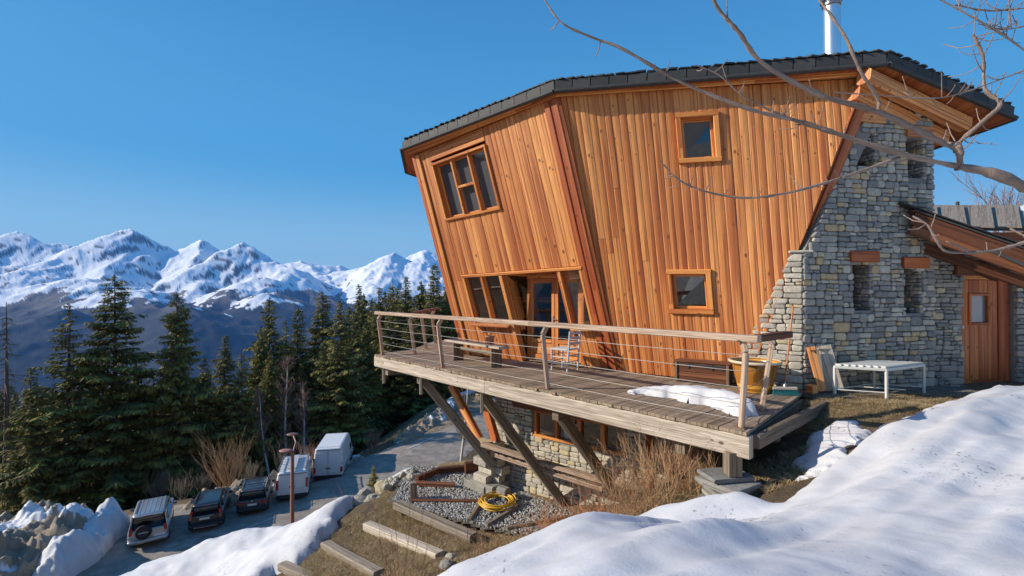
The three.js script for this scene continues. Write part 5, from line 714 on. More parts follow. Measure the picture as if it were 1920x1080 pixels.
// ---------------------------------------------------------------- spruces
const barkT = tex(128, 256, (u, v) => { const x = tn(u, v, 14, 5, 3), y = tn(u, v, 40, 20, 2), k = clamp(x * .6 + y * .4); return [lerp(60, 150, k), lerp(50, 130, k), lerp(44, 116, k)]; });
const barkM = new THREE.MeshStandardMaterial({ map: rep(barkT, 1, .6), roughness: .95, bumpMap: noiseB, bumpScale: .03 });
const needleM = new THREE.MeshPhysicalMaterial({ vertexColors: true, roughness: .85, transmission: .12, thickness: 0 });
const lod = [];
function spruce(seed, h, r, o = {}) {
  const R = rng(seed), pos = [], cl = [], nrm = [], low = o.low ?? .06, tw = o.tw ?? 1, gap = o.gap ?? 0;
  const blade = (p, dir, len, wid, c) => { const s = new THREE.Vector3(-dir.z + (R() - .5) * .6, (R() - .5) * .9, dir.x + (R() - .5) * .6).normalize().multiplyScalar(wid / 2), m = p.clone().addScaledVector(dir, len * .45), t = p.clone().addScaledVector(dir, len); t.y -= len * .12; const a = m.clone().add(s), b = m.clone().sub(s); for (const v of [p, a, t, p, t, b]) { pos.push(v.x, v.y, v.z); cl.push(...c); } };
  const limbs = []; let y = low * h;
  while (y < h * .985) {
    const f = (y - low * h) / (h * (1 - low)), L0 = r * Math.pow(1 - f, o.pow ?? .85) * (1 + .22 * Math.sin(y * 1.9 + seed)) + .12, n = f > .9 ? 3 : 4 + Math.floor(R() * 3);
    for (let k = 0; k < n; k++) {
      if (R() < gap) continue;
      const az = (k + R() * .9) / n * 6.283 + y * 2.1, L = L0 * (.35 + .6 * R() + .55 * vn(az * 1.3 + seed, y * .35)), dr = lerp(.45, -.35, f) + (R() - .5) * .5, dx = Math.cos(az), dz = Math.sin(az), tone = .55 + .75 * R(), az2 = az;
      const yb = y + (R() - .5) * .7 * (1 - f), bp = s => new THREE.Vector3(dx * L * s, yb - dr * L * s * (1 - .62 * s * s) * 1.0 + .06 * L * s * s, dz * L * s);
      limbs.push(tube([bp(0), bp(.5), bp(1)], [.012 + .012 * L, .01 + .005 * L, .004], 3, false));
      const st = Math.max(3, Math.ceil(L / (.12 / tw)));
      for (let i = 0; i <= st; i++) {
        const s = .12 + .88 * i / st, p = bp(s), wl = .72 * (.22 + .30 * Math.sin(Math.min(1, s * 1.15) * 2.6)) * (o.twig ?? 1) * (.75 + .5 * R()) * clamp(.35 + L * .5, .4, 1.25);
        for (const sd of [-1, 1]) { if (R() < .12) continue; const dir = new THREE.Vector3(dx * .55 - sd * dz * .8, -(o.droop ?? .35) - R() * .5, dz * .55 + sd * dx * .8).normalize(), g = tone * (.7 + .6 * R()), yl = R() * .5 + (s > .7 ? .35 : 0); blade(p, dir, wl, wl * .24 + .025, [(.15 + .17 * yl) * g, (.15 + .1 * yl) * g, .034 * g]); }
        for (let hk = 0; hk < 2; hk++) if (R() < .7) { const dir = new THREE.Vector3(dx * .7 + (R() - .5) * .7, -.35 - R() * 1.4, dz * .7 + (R() - .5) * .7).normalize(), g = tone * (.6 + .6 * R()); blade(p, dir, wl * .9, wl * .32, [.14 * g, .14 * g, .034 * g]); }
        if (R() < .5) { const dir = new THREE.Vector3(dx + (R() - .5) * .8, .25 + R() * .3, dz + (R() - .5) * .8).normalize(), g = tone * (.8 + .6 * R()); blade(p, dir, wl * .6, wl * .25, [.28 * g, .24 * g, .05 * g]); }
      }
    }
    y += .66 * (o.step ?? .36) * (.75 + .5 * R()) * (f > .8 ? .75 : 1);
  }
  for (let i = 0; i < 14; i++) blade(new THREE.Vector3(0, h * .985 - i * .05, 0), new THREE.Vector3((R() - .5) * .9, .7 - i * .03, (R() - .5) * .9).normalize(), .3, .08, [.12, .12, .035]);
  const tp = [], tr = []; for (let i = 0; i <= 8; i++) { const f = i / 8; tp.push(new THREE.Vector3(Math.sin(seed + f * 3) * .06, -.8 + f * (h + .7), Math.cos(seed * 2 + f * 2) * .06)); tr.push(lerp(.011 * h + .04, .012, f)); }
  return { h, crown: geoFrom(pos, null, null, cl), trunk: tube(tp, tr, 8), limbs: merge(limbs) };
}
const SP = [spruce(3, 20, 3.1, { pow: .75, twig: 1.25, gap: .12, step: .42, droop: .25 }), spruce(8, 18, 2.7, { pow: .9, twig: 1.2, gap: .22, step: .5, droop: .2 }), spruce(13, 19, 2.5, { pow: .8, droop: 1.1, twig: 1.35, gap: .06 }), spruce(21, 16, 2.6, { pow: .95, twig: 1.15 }), spruce(34, 17, 2.2, { pow: .8, droop: .7, twig: 1.2 }), spruce(55, 12, 2.3, { pow: 1, twig: 1.1 })];
const deadT = (() => { const R = rng(5), l = []; for (let y = 3; y < 15.5; y += .32) for (let k = 0; k < 3; k++) { const az = R() * 6.28, L = (1 - y / 17) * 2.6 * (.4 + .8 * R()) + .2, d = new THREE.Vector3(Math.cos(az), 0, Math.sin(az)), a = new THREE.Vector3(0, y, 0); l.push(tube([a, a.clone().addScaledVector(d, L * .5).add(new THREE.Vector3(0, -.3 * L * .5, 0)), a.clone().addScaledVector(d, L).add(new THREE.Vector3(0, -.25 * L, 0))], [.035, .022, .008], 3, false)); for (let j = 0; j < 4; j++) { const s = .3 + .2 * j, b = a.clone().addScaledVector(d, L * s).add(new THREE.Vector3(0, -.28 * L * s, 0)); l.push(tube([b, b.clone().add(new THREE.Vector3((R() - .5) * .7, -.1 - R() * .4, (R() - .5) * .7))], [.012, .004], 3, false)); } } return { trunk: tube([new THREE.Vector3(0, -1, 0), new THREE.Vector3(.1, 8, 0), new THREE.Vector3(0, 16.5, 0)], [.24, .14, .015], 8), limbs: merge(l) }; })();
function plantSpruce(k, px, top, d, label, grp, name = 'spruce_tree', wide = 1) {
  const p = at(px, top, d), y0 = land(p.x, d) - .3, s = SP[k], H = p.y - y0, g = thing(name, label, 'tree', grp); if (H < 2) return;
  mesh('trunk', s.trunk, barkM, g); mesh('branches', s.limbs, barkM, g); mesh('crown', s.crown, needleM, g); const sc = H / s.h; g.scale.set(lerp(sc, 1, .35) * wide, sc, lerp(sc, 1, .35) * wide); g.rotation.y = px * .37; g.position.set(p.x, y0, -d); return g;
}
const heroes = [[0, 214, 512, 40, 'tallest spruce with an open layered crown on the left', 1.2], [1, 128, 566, 38, 'thin topped spruce between the dead tree and the tallest spruce', 1.25], [2, 332, 545, 42, 'spruce with drooping shaggy branches right of the tallest spruce', 1.15], [3, 424, 626, 46, 'shorter bushy spruce standing alone in front of the blue mountain shade', 1.1], [4, 506, 556, 52, 'narrow spruce with a bent tip left of the middle group', 1.1], [2, 490, 610, 50, 'low spruce close beside the narrow bent spruce', 1], [0, 604, 543, 58, 'layered spruce with a bare top in the middle group', 1], [3, 637, 560, 50, 'broad pointed spruce in the middle group', 1.3], [4, 560, 574, 56, 'slim spruce between the bent and the layered spruce', 1], [5, 664, 582, 56, 'dark spruce right of the broad pointed one', 1.15], [4, 688, 598, 58, 'small spruce tip just left of the terrace corner', 1], [1, 536, 598, 55, 'spruce tip behind the bent spruce', 1], [3, 712, 536, 64, 'green spruce rising over the left end of the handrail', 1.15], [4, 735, 545, 62, 'slender spruce above the first railing post', 1.1], [3, 762, 516, 66, 'full spruce above the railing near the chalet', 1.2], [2, 790, 524, 66, 'drooping spruce between the full spruce and the chalet', 1.1], [4, 815, 492, 64, 'tallest spruce next to the chalet wall', 1.15], [3, 840, 508, 68, 'spruce half hidden by the chalet wall', 1.1], [1, 778, 552, 60, 'thin spruce in front of the railing group', 1], [5, 385, 668, 44, 'young spruce left of the bushy one', 1], [5, 268, 690, 41, 'young spruce under the tallest one', 1], [5, 62, 690, 36, 'young spruce by the dead tree', 1.1], [5, 455, 660, 44, 'young spruce at the right of the bushy one', 1]];
for (const [k, px, top, d, l, w] of heroes) plantSpruce(k, px, top, d, l, 'spruces beyond the parking', 'spruce_tree', w * 1.18);
{ // the forest between them
  const R = rng(17); const F = [];
  for (let i = 0; i < 44; i++) { const px = -40 + i * 17 + R() * 12, mid = px > 560 && px < 720, d = px > 640 ? 58 + R() * 16 : 40 + R() * 16 + px * .012; F.push([[3, 5, 2, 4, 3][i % 5], px, (px < 480 ? 700 : px < 690 ? 628 : 590) + R() * 55, d]); }
  for (const [k, px, top, d] of F) plantSpruce(k, px, top, d, 'dark spruce packed in the forest edge beyond the parking', 'forest edge spruces', 'forest_spruce', 1.25);
  for (let i = 0; i < 16; i++) plantSpruce([4, 3, 2][i % 3], 655 + i * 13 + R() * 8, 530 + R() * 50, 66 + R() * 8, 'dark spruce packed in the forest edge beyond the parking', 'forest edge spruces', 'forest_spruce', 1.3);
  for (let i = 0; i < 12; i++) plantSpruce(3, 690 + i * 14 + R() * 8, 600 + R() * 50, 72 + R() * 12, 'dark spruce packed in the forest edge beyond the parking', 'forest edge spruces', 'forest_spruce', 1.3);
}
{ const p = at(12, 566, 37), y0 = land(p.x, 37) - .3, g = thing('dead_spruce', 'bare dead spruce at the left edge', 'tree'); mesh('trunk', deadT.trunk, barkM, g); mesh('branches', deadT.limbs, barkM, g); g.scale.setScalar((p.y - y0) / 16.5); g.position.set(p.x, y0, -37); }
{ const s = SP[5], g = thing('spruce_sapling', 'small light green spruce sapling above the rock heap', 'tree'), x = -4.2, d = 14.6; mesh('trunk', s.trunk, barkM, g); mesh('crown', s.crown, new THREE.MeshStandardMaterial({ vertexColors: true, color: col(1.1, 1.15, 1.1), roughness: .9 }), g); g.scale.set(.14, .105, .14); g.position.set(x, land(x, d), -d); }
// ---------------------------------------------------------------- bare shrubs and birches
function twigs(seed, o) {
  const R = rng(seed), l = [], grow = (p, dir, len, rad, lev) => {
    const n = 4, pts = [p.clone()], rs = [rad]; let q = p.clone(), d = dir.clone();
    for (let i = 1; i <= n; i++) { d.add(new THREE.Vector3((R() - .5) * o.wig, (R() - .5) * o.wig + o.lift, (R() - .5) * o.wig)).normalize(); q = q.clone().addScaledVector(d, len / n); pts.push(q); rs.push(lerp(rad, rad * .35, i / n)); }
    l.push(tube(pts, rs, lev > 1 ? 5 : 3, false)); if (lev <= 0) return;
    const k = o.kids[lev - 1]; for (let i = 0; i < k; i++) { const t = .25 + .75 * (i + R() * .8) / k, ix = Math.min(n - 1, Math.floor(t * n)), b = pts[ix].clone().lerp(pts[ix + 1], t * n - ix), nd = d.clone().multiplyScalar(o.along).add(new THREE.Vector3(R() - .5, (R() - .3) * .8, R() - .5).multiplyScalar(o.spread)).normalize(); grow(b, nd, len * o.ratio * (.7 + .6 * R()), Math.max(o.min, rad * .5), lev - 1); }
  };
  for (let i = 0; i < o.stems; i++) { const a = R() * 6.28, s = o.open * (.3 + R()); grow(new THREE.Vector3((R() - .5) * o.foot, 0, (R() - .5) * o.foot), new THREE.Vector3(Math.cos(a) * s + (o.tilt || 0), 1, Math.sin(a) * s).normalize(), o.len * (.6 + .6 * R()), o.rad, o.kids.length); }
  return merge(l);
}
const caneM = plain(.44, .2, .1, .85), tanM = plain(.42, .26, .14, .9), redM = plain(.28, .17, .14, .85), birchM = plain(.62, .59, .55, .8), oakM = plain(.20, .165, .13, .9);
function shrub(geo, mat, x, d, sc, label, turn = 0, grp, name = 'bare_shrub') { const g = thing(name, label, 'shrub', grp); mesh('twigs', geo, mat, g); g.scale.setScalar(sc); g.rotation.y = turn; g.position.set(x, land(x, d) - .03, -d); return g; }
const canes = [twigs(1, { stems: 32, foot: 1.0, open: .55, len: 1.15, rad: .0065, kids: [5, 3], wig: .35, lift: .03, along: .9, spread: .9, ratio: .5, min: .0028 }), twigs(2, { stems: 28, foot: .9, open: .7, len: 1.0, rad: .006, kids: [6, 3], wig: .5, lift: .0, along: .8, spread: 1.1, ratio: .5, min: .0028 })];
const canes2 = twigs(6, { stems: 70, foot: .8, open: .8, len: .5, rad: .004, kids: [6, 2], wig: .7, lift: 0, along: .7, spread: 1.2, ratio: .55, min: .0024 });
[[1.4, 7.5, .62], [1.8, 7.2, .78], [2.1, 6.95, .72], [2.1, 7.6, .75], [2.35, 6.6, .64], [1.6, 6.8, .6], [2.6, 7.0, .62]].forEach(([x, d, s], i) => shrub(canes[i % 2], i % 3 ? tanM : caneM, x, d, s, ['dry cane bush nearest the base window','dense cane bush below the middle of the terrace beam','cane bush left of the terrace corner post','cane bush against the base wall behind the others','small cane bush closest to the corner post','low cane bush just above the snow mound','cane bush deepest under the terrace near its corner'][i], i * 1.3, 'dry bushes under the terrace', 'dry_bush'));
[[.45, 8.3, .8], [.8, 7.8, 1.0], [-.35, 8.7, .7], [1.05, 7.3, 1.1]].forEach(([x, d, s], i) => shrub(canes2, i % 2 ? caneM : tanM, x, d, s, ['low tangled bush beside the gravel yard','reddish tangled bush above the snow mound','low tangled bush near the bleached sleeper','tangled bush at the left end of the snow mound'][i], i * 1.7, 'low bushes below the snow edge', 'low_bush'));
{ const wh = twigs(9, { stems: 7, foot: .2, open: .22, len: 1.5, rad: .007, kids: [3], wig: .22, lift: .05, along: 1, spread: .5, ratio: .4, min: .003 }); shrub(wh, caneM, -1.55, 6.8, 1.0, 'thin bare saplings in front of the grass slope', 0, null, 'bare_sapling'); shrub(wh, redM, -.75, 8.3, .6, 'orange red stems beside the bleached sleeper', 2, null, 'red_stems'); }
const bush = twigs(11, { stems: 26, foot: .9, open: .55, len: 3.0, rad: .028, kids: [6, 5], wig: .25, lift: .05, along: 1, spread: .8, ratio: .5, min: .009 });
const bush2 = twigs(12, { stems: 20, foot: .8, open: .6, len: 2.4, rad: .022, kids: [7, 5], wig: .35, lift: .02, along: .9, spread: 1.0, ratio: .5, min: .009 });
const onLand = (px, py, d) => [(px - 960) / 900 * d, d];
for (const [px, d, s, m, l, k] of [[430, 34, .95, tanM, 'big fan shaped bare bush behind the dark parked cars', 0], [470, 36, .7, oakM, 'dark bare bush behind the van with the roof rack', 1], [385, 36, .6, oakM, 'thin dark bare bush left of the fan shaped bush', 1], [590, 38, .8, redM, 'reddish bare bush between the two white vans', 1], [540, 38, .75, oakM, 'bare thicket behind the street lamp', 0], [650, 19.5, .62, redM, 'reddish bare bush in front of the tall white van', 1], [668, 18, .55, redM, 'low reddish bush above the snow bank', 0], [345, 35, .55, oakM, 'low dark thicket behind the black car', 1], [300, 37, .6, oakM, 'leafless thicket behind the silver car', 0], [700, 42, .6, redM, 'leafless bush by the road bend', 1]]) shrub(k ? bush2 : bush, m, ...onLand(px, 0, d), s, l, px);
const birch = s => ({ t: tube([0, 2, 4, 6, 8, 9.5].map((y, i) => new THREE.Vector3(Math.sin(i * 1.3 + s) * .12, y, Math.cos(i + s) * .1)), [.11, .1, .085, .06, .03, .01], 7), c: (() => { const R = rng(s), l = []; for (let i = 0; i < 60; i++) { const y = 3 + R() * 6.2, az = R() * 6.28, L = (1 - Math.abs(y - 5.5) / 6) * 1.9 * (.4 + .6 * R()); let q = new THREE.Vector3(0, y, 0); const d = new THREE.Vector3(Math.cos(az) * .6, .8, Math.sin(az) * .6).normalize(), e = q.clone().addScaledVector(d, L); l.push(tube([q, e], [.022, .006], 3, false)); for (let j = 0; j < 9; j++) { const b = q.clone().lerp(e, .3 + .08 * j); l.push(tube([b, b.clone().add(new THREE.Vector3((R() - .5) * .8, R() * .6, (R() - .5) * .8))], [.009, .005], 3, false)); } } return merge(l); })() });
for (const [px, top, d, l, s] of [[538, 668, 46, 'white birch with a pinkish leafless crown in front of the spruces', 2], [570, 716, 45, 'slim white birch right of the pinkish birch', 5], [508, 728, 44, 'leaning pale birch left of the pinkish birch', 8]]) { const b = birch(s), p = at(px, top, d), y0 = land(p.x, d) - .3, g = thing('birch_tree', l, 'tree', 'birches at the forest edge'); mesh('trunk', b.t, birchM, g); mesh('crown', b.c, redM, g); g.scale.setScalar((p.y - y0) / 9.5); g.position.set(p.x, y0, -d); if (s === 8) g.rotation.z = .12; }
{ const b = birch(4), g = thing('birch_tree', 'thin white birch stem seen through the terrace struts', 'tree', 'birches at the forest edge'), x = -1.9, d = 17.5; mesh('trunk', b.t, birchM, g); mesh('crown', b.c, oakM, g); g.scale.set(.5, .62, .5); g.rotation.z = -.06; g.position.set(x, land(x, d) - .2, -d); }
// ---------------------------------------------------------------- dry grass
{
  const R = rng(23), bl = []; for (let i = 0; i < 9; i++) { const a = R() * 6.28, h = .5 + R() * .6, s = .25 + R() * .5, w = .035, dx = Math.cos(a), dz = Math.sin(a), ox = (R() - .5) * .6, oz = (R() - .5) * .6; bl.push(ox - dz * w, 0, oz + dx * w, ox + dz * w, 0, oz - dx * w, ox + dx * s, h * .75, oz + dz * s); bl.push(ox + dx * s * .4 - dz * w * .6, h * .4, oz + dz * s * .4 + dx * w * .6, ox + dx * s * .4 + dz * w * .6, h * .4, oz + dz * s * .4 - dx * w * .6, ox + dx * s * 1.6, h * .62, oz + dz * s * 1.6); }
  const geo = geoFrom(bl), zones = [[[[-4.2, 11.2], [-2.9, 12.6], [-2.7, 11.2], [-.8, 9.9], [.6, 9.3], [.4, 7.5], [-2.6, 7.2], [-4.9, 9.6]], 9500, .075], [[[3.9, 6.2], [4.9, 6.5], [6.6, 7.1], [8.2, 7.9], [7.6, 8.1], [5.2, 7.8], [4.7, 7.7]], 3800, .05], [[[2.3, 5.7], [3.6, 5.6], [4.3, 6.5], [4.6, 7.6], [2.6, 6.9], [1.2, 7.5], [.6, 6.2]], 3500, .065], [[[-3.6, 13.4], [-2.5, 13.6], [.2, 13.4], [.4, 15], [-3.4, 15.4]], 2600, .08], [[[-9, 41], [-4, 50], [-1, 60], [-6, 62], [-12, 46]], 5000, .2]];
  const list = []; for (const [P, n, s] of zones) { const bx = P.map(p => p[0]), bd = P.map(p => p[1]); let k = 0; while (k < n) { const x = lerp(Math.min(...bx), Math.max(...bx), R()), d = lerp(Math.min(...bd), Math.max(...bd), R()); if (!inside(P, x, d)) { continue; } if (fbm(x * 2.2, d * 2.2, 3) + R() * .3 < .55) { k += .4; continue; } list.push([x, d, s]); k++; } }
  const m = new THREE.InstancedMesh(geo, new THREE.MeshStandardMaterial({ roughness: .95, side: THREE.DoubleSide }), list.length), M = new THREE.Matrix4(), q = new THREE.Quaternion(), c = new THREE.Color(), up = new THREE.Vector3(0, 1, 0);
  list.forEach(([x, d, s], i) => { const k = s * (.6 + R() * .9); q.setFromAxisAngle(up, R() * 6.28); M.compose(V(x, land(x, d) - .008, d), q, new THREE.Vector3(k * 1.5, k, k * 1.5)); m.setMatrixAt(i, M); const t = R(), g = R() < .12 ? 1 : 0; m.setColorAt(i, c.setRGB(lerp(lerp(.28, .52, t), .24, g), lerp(lerp(.19, .38, t), .22, g), lerp(lerp(.1, .2, t), .07, g))); });
  m.name = 'dry_grass'; m.userData.kind = 'stuff'; tag(m, 'short dry winter grass on the slopes round the chalet', 'grass'); m.castShadow = m.receiveShadow = true; scene.add(m);
}
// ---------------------------------------------------------------- bare tree reaching in from the right
{
  const g = thing('bare_tree', 'leafless tree whose grey limbs reach across the chalet from the right', 'tree');
  const bm = new THREE.MeshStandardMaterial({ map: rep(barkT, 4, 1.2), color: col(1.9, 1.9, 1.9), roughness: .9, bumpMap: rep(noiseB, 4, 4), bumpScale: .008 }), R = rng(90);
  const limb = (pts, r0, r1, nm = 'branch') => { const P = pts.map(([x, y, d]) => at(x, y, d)); P.forEach((p, i) => { if (i && i < P.length - 1) p.add(new THREE.Vector3((R() - .5) * .022, (R() - .5) * .022, (R() - .5) * .05)); }); const n = pts.length * 7, S = smooth(P, n), rs = S.map((_, i) => lerp(r0, r1, Math.pow(i / n, .8)) * .57 * (1 + .32 * (vn(i * .9, pts[0][0]) - .5) * 2)); mesh(nm, tube(S, rs, 8), bm, g); return S; };
  const spur = (S, n, len, r) => { const l = []; for (let i = 0; i < n; i++) { const k = 2 + Math.floor(R() * (S.length - 3)), p = S[k], d = new THREE.Vector3((R() - .5), (R() - .25) * 1.2, (R() - .5)).normalize(), L = len * (.4 + R()), m = p.clone().addScaledVector(d, L * .5), e = m.clone().addScaledVector(d.add(new THREE.Vector3(0, .5, 0)).normalize(), L * .5); mesh('spur_twig', tube([p, m, W3(m, e, .8), W3(m, e, .9), e], [r, r * .8, r * .55, r * 1.2, r * .3], 6), bm, g); } };
  limb([[2130, 1200, 2.5], [2120, 700, 2.5], [2090, 480, 2.5], [2010, 400, 2.5], [1920, 353, 2.5], [1860, 331, 2.5], [1797, 311, 2.5]], .075, .036, 'trunk');
  const up = limb([[1800, 312, 2.5], [1787, 277, 2.5], [1775, 262, 2.5], [1647, 210, 2.45], [1540, 173, 2.4], [1427, 110, 2.35], [1387, 60, 2.3], [1350, 0, 2.25], [1325, -60, 2.2]], .034, .012), lo = limb([[1800, 312, 2.5], [1687, 293, 2.5], [1587, 260, 2.5], [1497, 227, 2.5], [1413, 207, 2.5], [1280, 155, 2.5], [1160, 92, 2.5], [1110, 70, 2.5], [1050, 40, 2.5], [1020, -5, 2.5]], .028, .007);
  const cv = limb([[1690, 294, 2.5], [1560, 340, 2.45], [1470, 362, 2.4], [1390, 370, 2.4], [1310, 355, 2.4], [1265, 330, 2.4], [1245, 308, 2.4]], .015, .006), v2 = limb([[1648, 208, 2.45], [1650, 190, 2.45], [1613, 135, 2.4], [1582, 70, 2.4], [1535, -10, 2.4]], .017, .011), rt = limb([[1793, 285, 2.5], [1805, 268, 2.5], [1842, 225, 2.5], [1874, 192, 2.5], [1860, 160, 2.5], [1846, 110, 2.5], [1828, 62, 2.5]], .02, .011);
  const th = limb([[1568, 172, 2.3], [1650, 176, 2.3], [1755, 186, 2.3], [1820, 170, 2.3], [1862, 150, 2.3], [1930, 128, 2.3]], .005, .006), sm = limb([[1497, 227, 2.5], [1440, 203, 2.5], [1390, 173, 2.5], [1350, 138, 2.5], [1306, 120, 2.5]], .012, .004), rl = limb([[1960, 440, 2.2], [1900, 460, 2.2], [1850, 472, 2.2], [1770, 470, 2.2], [1745, 452, 2.2], [1728, 425, 2.2], [1712, 405, 2.2]], .015, .007); limb([[1820, 475, 2.2], [1795, 462, 2.2], [1774, 452, 2.2]], .01, .007); limb([[1935, 450, 2.2], [1915, 440, 2.2], [1895, 428, 2.2]], .011, .008);
  const t1 = limb([[1765, -5, 2.3], [1830, 38, 2.3], [1880, 72, 2.3], [1935, 100, 2.3]], .006, .009), t2 = limb([[1795, 6, 2.3], [1860, 20, 2.3], [1935, 12, 2.3]], .006, .006), t3 = limb([[1838, 42, 2.3], [1880, 50, 2.3], [1935, 45, 2.3]], .004, .005);
  spur(up, 9, .1, .004); spur(lo, 16, .09, .0035); spur(cv, 15, .08, .003); spur(rt, 24, .13, .003); spur(th, 16, .09, .0022); spur(t1, 14, .12, .0025); spur(t2, 14, .12, .0025); spur(sm, 8, .08, .003); spur(t3, 10, .1, .0025); spur(rl, 6, .07, .003);
  const b = at(2130, 1100, 2.5); b.y = land(b.x, 2.5); setBase(g, b);
}
{ const g = shrub(bush2, redM, 22, 21, 1.3, 'hazy leafless tree top behind the neighbouring roof', 1, null, 'distant_tree'); g.position.y = 2.5; }
// ---------------------------------------------------------------- parked vehicles
const paint = (r, g, b, x = {}) => new THREE.MeshPhysicalMaterial({ color: col(r, g, b), roughness: .38, metalness: .25, clearcoat: .8, clearcoatRoughness: .12, ...x });
const tint = new THREE.MeshPhysicalMaterial({ color: col(.015, .017, .02), roughness: .05, clearcoat: 1 }), rubber = plain(.02, .02, .02, .85), trimM = plain(.025, .025, .027, .6), redL = new THREE.MeshPhysicalMaterial({ color: col(.45, .015, .012), roughness: .15, clearcoat: 1 }), clearL = plain(.7, .7, .7, .15), plateM = plain(.7, .7, .68, .5), rimM = plain(.45, .45, .46, .35, { metalness: .8 }), orangeL = plain(.6, .2, .02, .3);
// stacked rounded outlines: [height, half width, rear, front, corner]
function hull(rings) {
  const pos = [], idx = [], N = 28; for (const [y, hw, z0, z1, c] of rings) { const pts = []; const cc = [[hw, z1], [-hw, z1], [-hw, z0], [hw, z0]], sg = [[1, 1], [-1, 1], [-1, -1], [1, -1]]; for (let k = 0; k < 4; k++) for (let i = 0; i < 7; i++) { const a = (k * .5 + i / 6 * .5) * Math.PI; pts.push([cc[k][0] - sg[k][0] * c + Math.cos(a) * c * 1, cc[k][1] - sg[k][1] * c + Math.sin(a) * c]); } for (const [x, z] of pts) pos.push(x, y, z); }
  const M = rings.length; for (let j = 0; j < M - 1; j++) for (let i = 0; i < N; i++) { const a = j * N + i, b = j * N + (i + 1) % N; idx.push(a, a + N, b, b, a + N, b + N); }
  for (const [j, f] of [[0, 0], [M - 1, 1]]) { const c = pos.length / 3, r = rings[j]; pos.push(0, r[0] + (f ? .012 : 0), (r[2] + r[3]) / 2); for (let i = 0; i < N; i++) f ? idx.push(c, j * N + (i + 1) % N, j * N + i) : idx.push(c, j * N + i, j * N + (i + 1) % N); }
  return geoFrom(pos, null, idx);
}
const bx3 = (x0, x1, y0, y1, z0, z1, c = .02) => bar(new THREE.Vector3((x0 + x1) / 2, (y0 + y1) / 2, z0), new THREE.Vector3((x0 + x1) / 2, (y0 + y1) / 2, z1), x1 - x0, y1 - y0, { c });
function wheelsOn(g, hw, za, zb, r) { for (const z of [za, zb]) for (const s of [-1, 1]) { const w = new THREE.Group(); w.name = 'wheel'; g.add(w); w.position.set(s * (hw - .12), r, z); const ty = new THREE.TorusGeometry(r - .09, .1, 10, 24).rotateY(Math.PI / 2).scale(1.2, 1, 1); mesh('tyre', ty, rubber, w); mesh('rim', new THREE.CylinderGeometry(r - .12, r - .12, .16, 18).rotateZ(Math.PI / 2), rimM, w); } }
function vehicle(name, label, cat, px, py, yaw, build) { const g = thing(name, label, cat, 'vehicles parked along the road'), p0 = onY(px, py, -11.62), d = -p0.z, y = land(p0.x, d) + .07; build(g); g.position.set(p0.x, y, p0.z); g.rotation.y = yaw; g.scale.setScalar(cat === 'van' ? 1 : .93); const f = new THREE.Vector3(0, 0, 1).applyAxisAngle(new THREE.Vector3(0, 1, 0), yaw); g.position.addScaledVector(f, 2.2); g.position.y = land(g.position.x, -g.position.z) + .07; return g; }
// built rear at z = -2.2, nose towards +z
function suv(g, o) {
  const b = o.paint, W = o.hw, H = o.h, zr = -2.2, zf = o.len - 2.2;
  mesh('body', hull([[.32, W * .93, zr + .1, zf - .1, .16], [.5, W, zr + .02, zf, .2], [.78, W, zr, zf, .22], [1.0, W * .985, zr + .04, zf - .12, .24], [1.08, W * .95, zr + .08, zf - .35, .24]]), b, g);
  mesh('window_band', hull([[1.04, W * .93, zr + .08, zf - 1.2, .2], [H - .2, W * .80, zr + .30, zf - 1.85, .2], [H - .14, W * .78, zr + .34, zf - 1.92, .2]]), tint, g);
  mesh('roof', hull([[H - .17, W * .80, zr + .24, zf - 1.84, .2], [H - .06, W * .78, zr + .28, zf - 1.95, .22], [H - .01, W * .66, zr + .45, zf - 2.15, .22]]), o.roof || b, g);
  for (const s of [-1, 1]) {
    for (const [z0, z1, zt0, w] of [[zr + .1, 0, zr + .3, .13], [zr + 1.15, 0, zr + 1.2, .09], [zf - 1.22, 0, zf - 1.88, .08]]) mesh('pillar', bar(new THREE.Vector3(s * W * .925, 1.04, z0), new THREE.Vector3(s * W * .79, H - .15, zt0), .05, w, { up: new THREE.Vector3(0, 0, 1), c: .015 }), b, g);
    mesh('tail_light', bar(new THREE.Vector3(s * W * .86, o.tl[0], zr + .03), new THREE.Vector3(s * W * .80, o.tl[1], zr + .1), .14, .1, { up: new THREE.Vector3(0, 0, 1) }), redL, g); mesh('headlight', bx3(s * W * .72 - .15, s * W * .72 + .15, .74, .88, zf - .16, zf - .04), clearL, g);
    const mi = new THREE.Group(); mi.name = 'mirror'; g.add(mi); mesh('housing', bx3(s * (W + .12) - .09, s * (W + .12) + .09, 1.02, 1.18, zf - 1.45, zf - 1.33, .03), o.mirror || b, mi);
    mesh('roof_rail', bar(new THREE.Vector3(s * W * .68, H + .03, zr + .5), new THREE.Vector3(s * W * .68, H + .03, zf - 2.2), .04, .04), o.rail || trimM, g);
  }
  mesh('rear_bumper', hull([[.36, W * .95, zr - .06, zr + .5, .12], [.48, W * .98, zr - .09, zr + .5, .14], [.58, W * .97, zr - .06, zr + .5, .14]]), o.bump || trimM, g); mesh('licence_plate', bx3(o.px - .26, o.px + .26, o.py, o.py + .12, zr - .03, zr + .02, .003), plateM, g); mesh('spoiler', bx3(-W * .7, W * .7, H - .12, H - .07, zr + .16, zr + .34, .015), b, g); mesh('brake_light', bx3(-.2, .2, H - .115, H - .085, zr + .145, zr + .165, .003), redL, g);
  mesh('door_handle', bx3(-.12, .12, .92, .96, zr - .005, zr + .03, .006), trimM, g); wheelsOn(g, W, zr + .85, zf - .85, .36);
}
const face = px => Math.PI + Math.atan((px - 960) / -900) * .78;          // nose away from the viewer
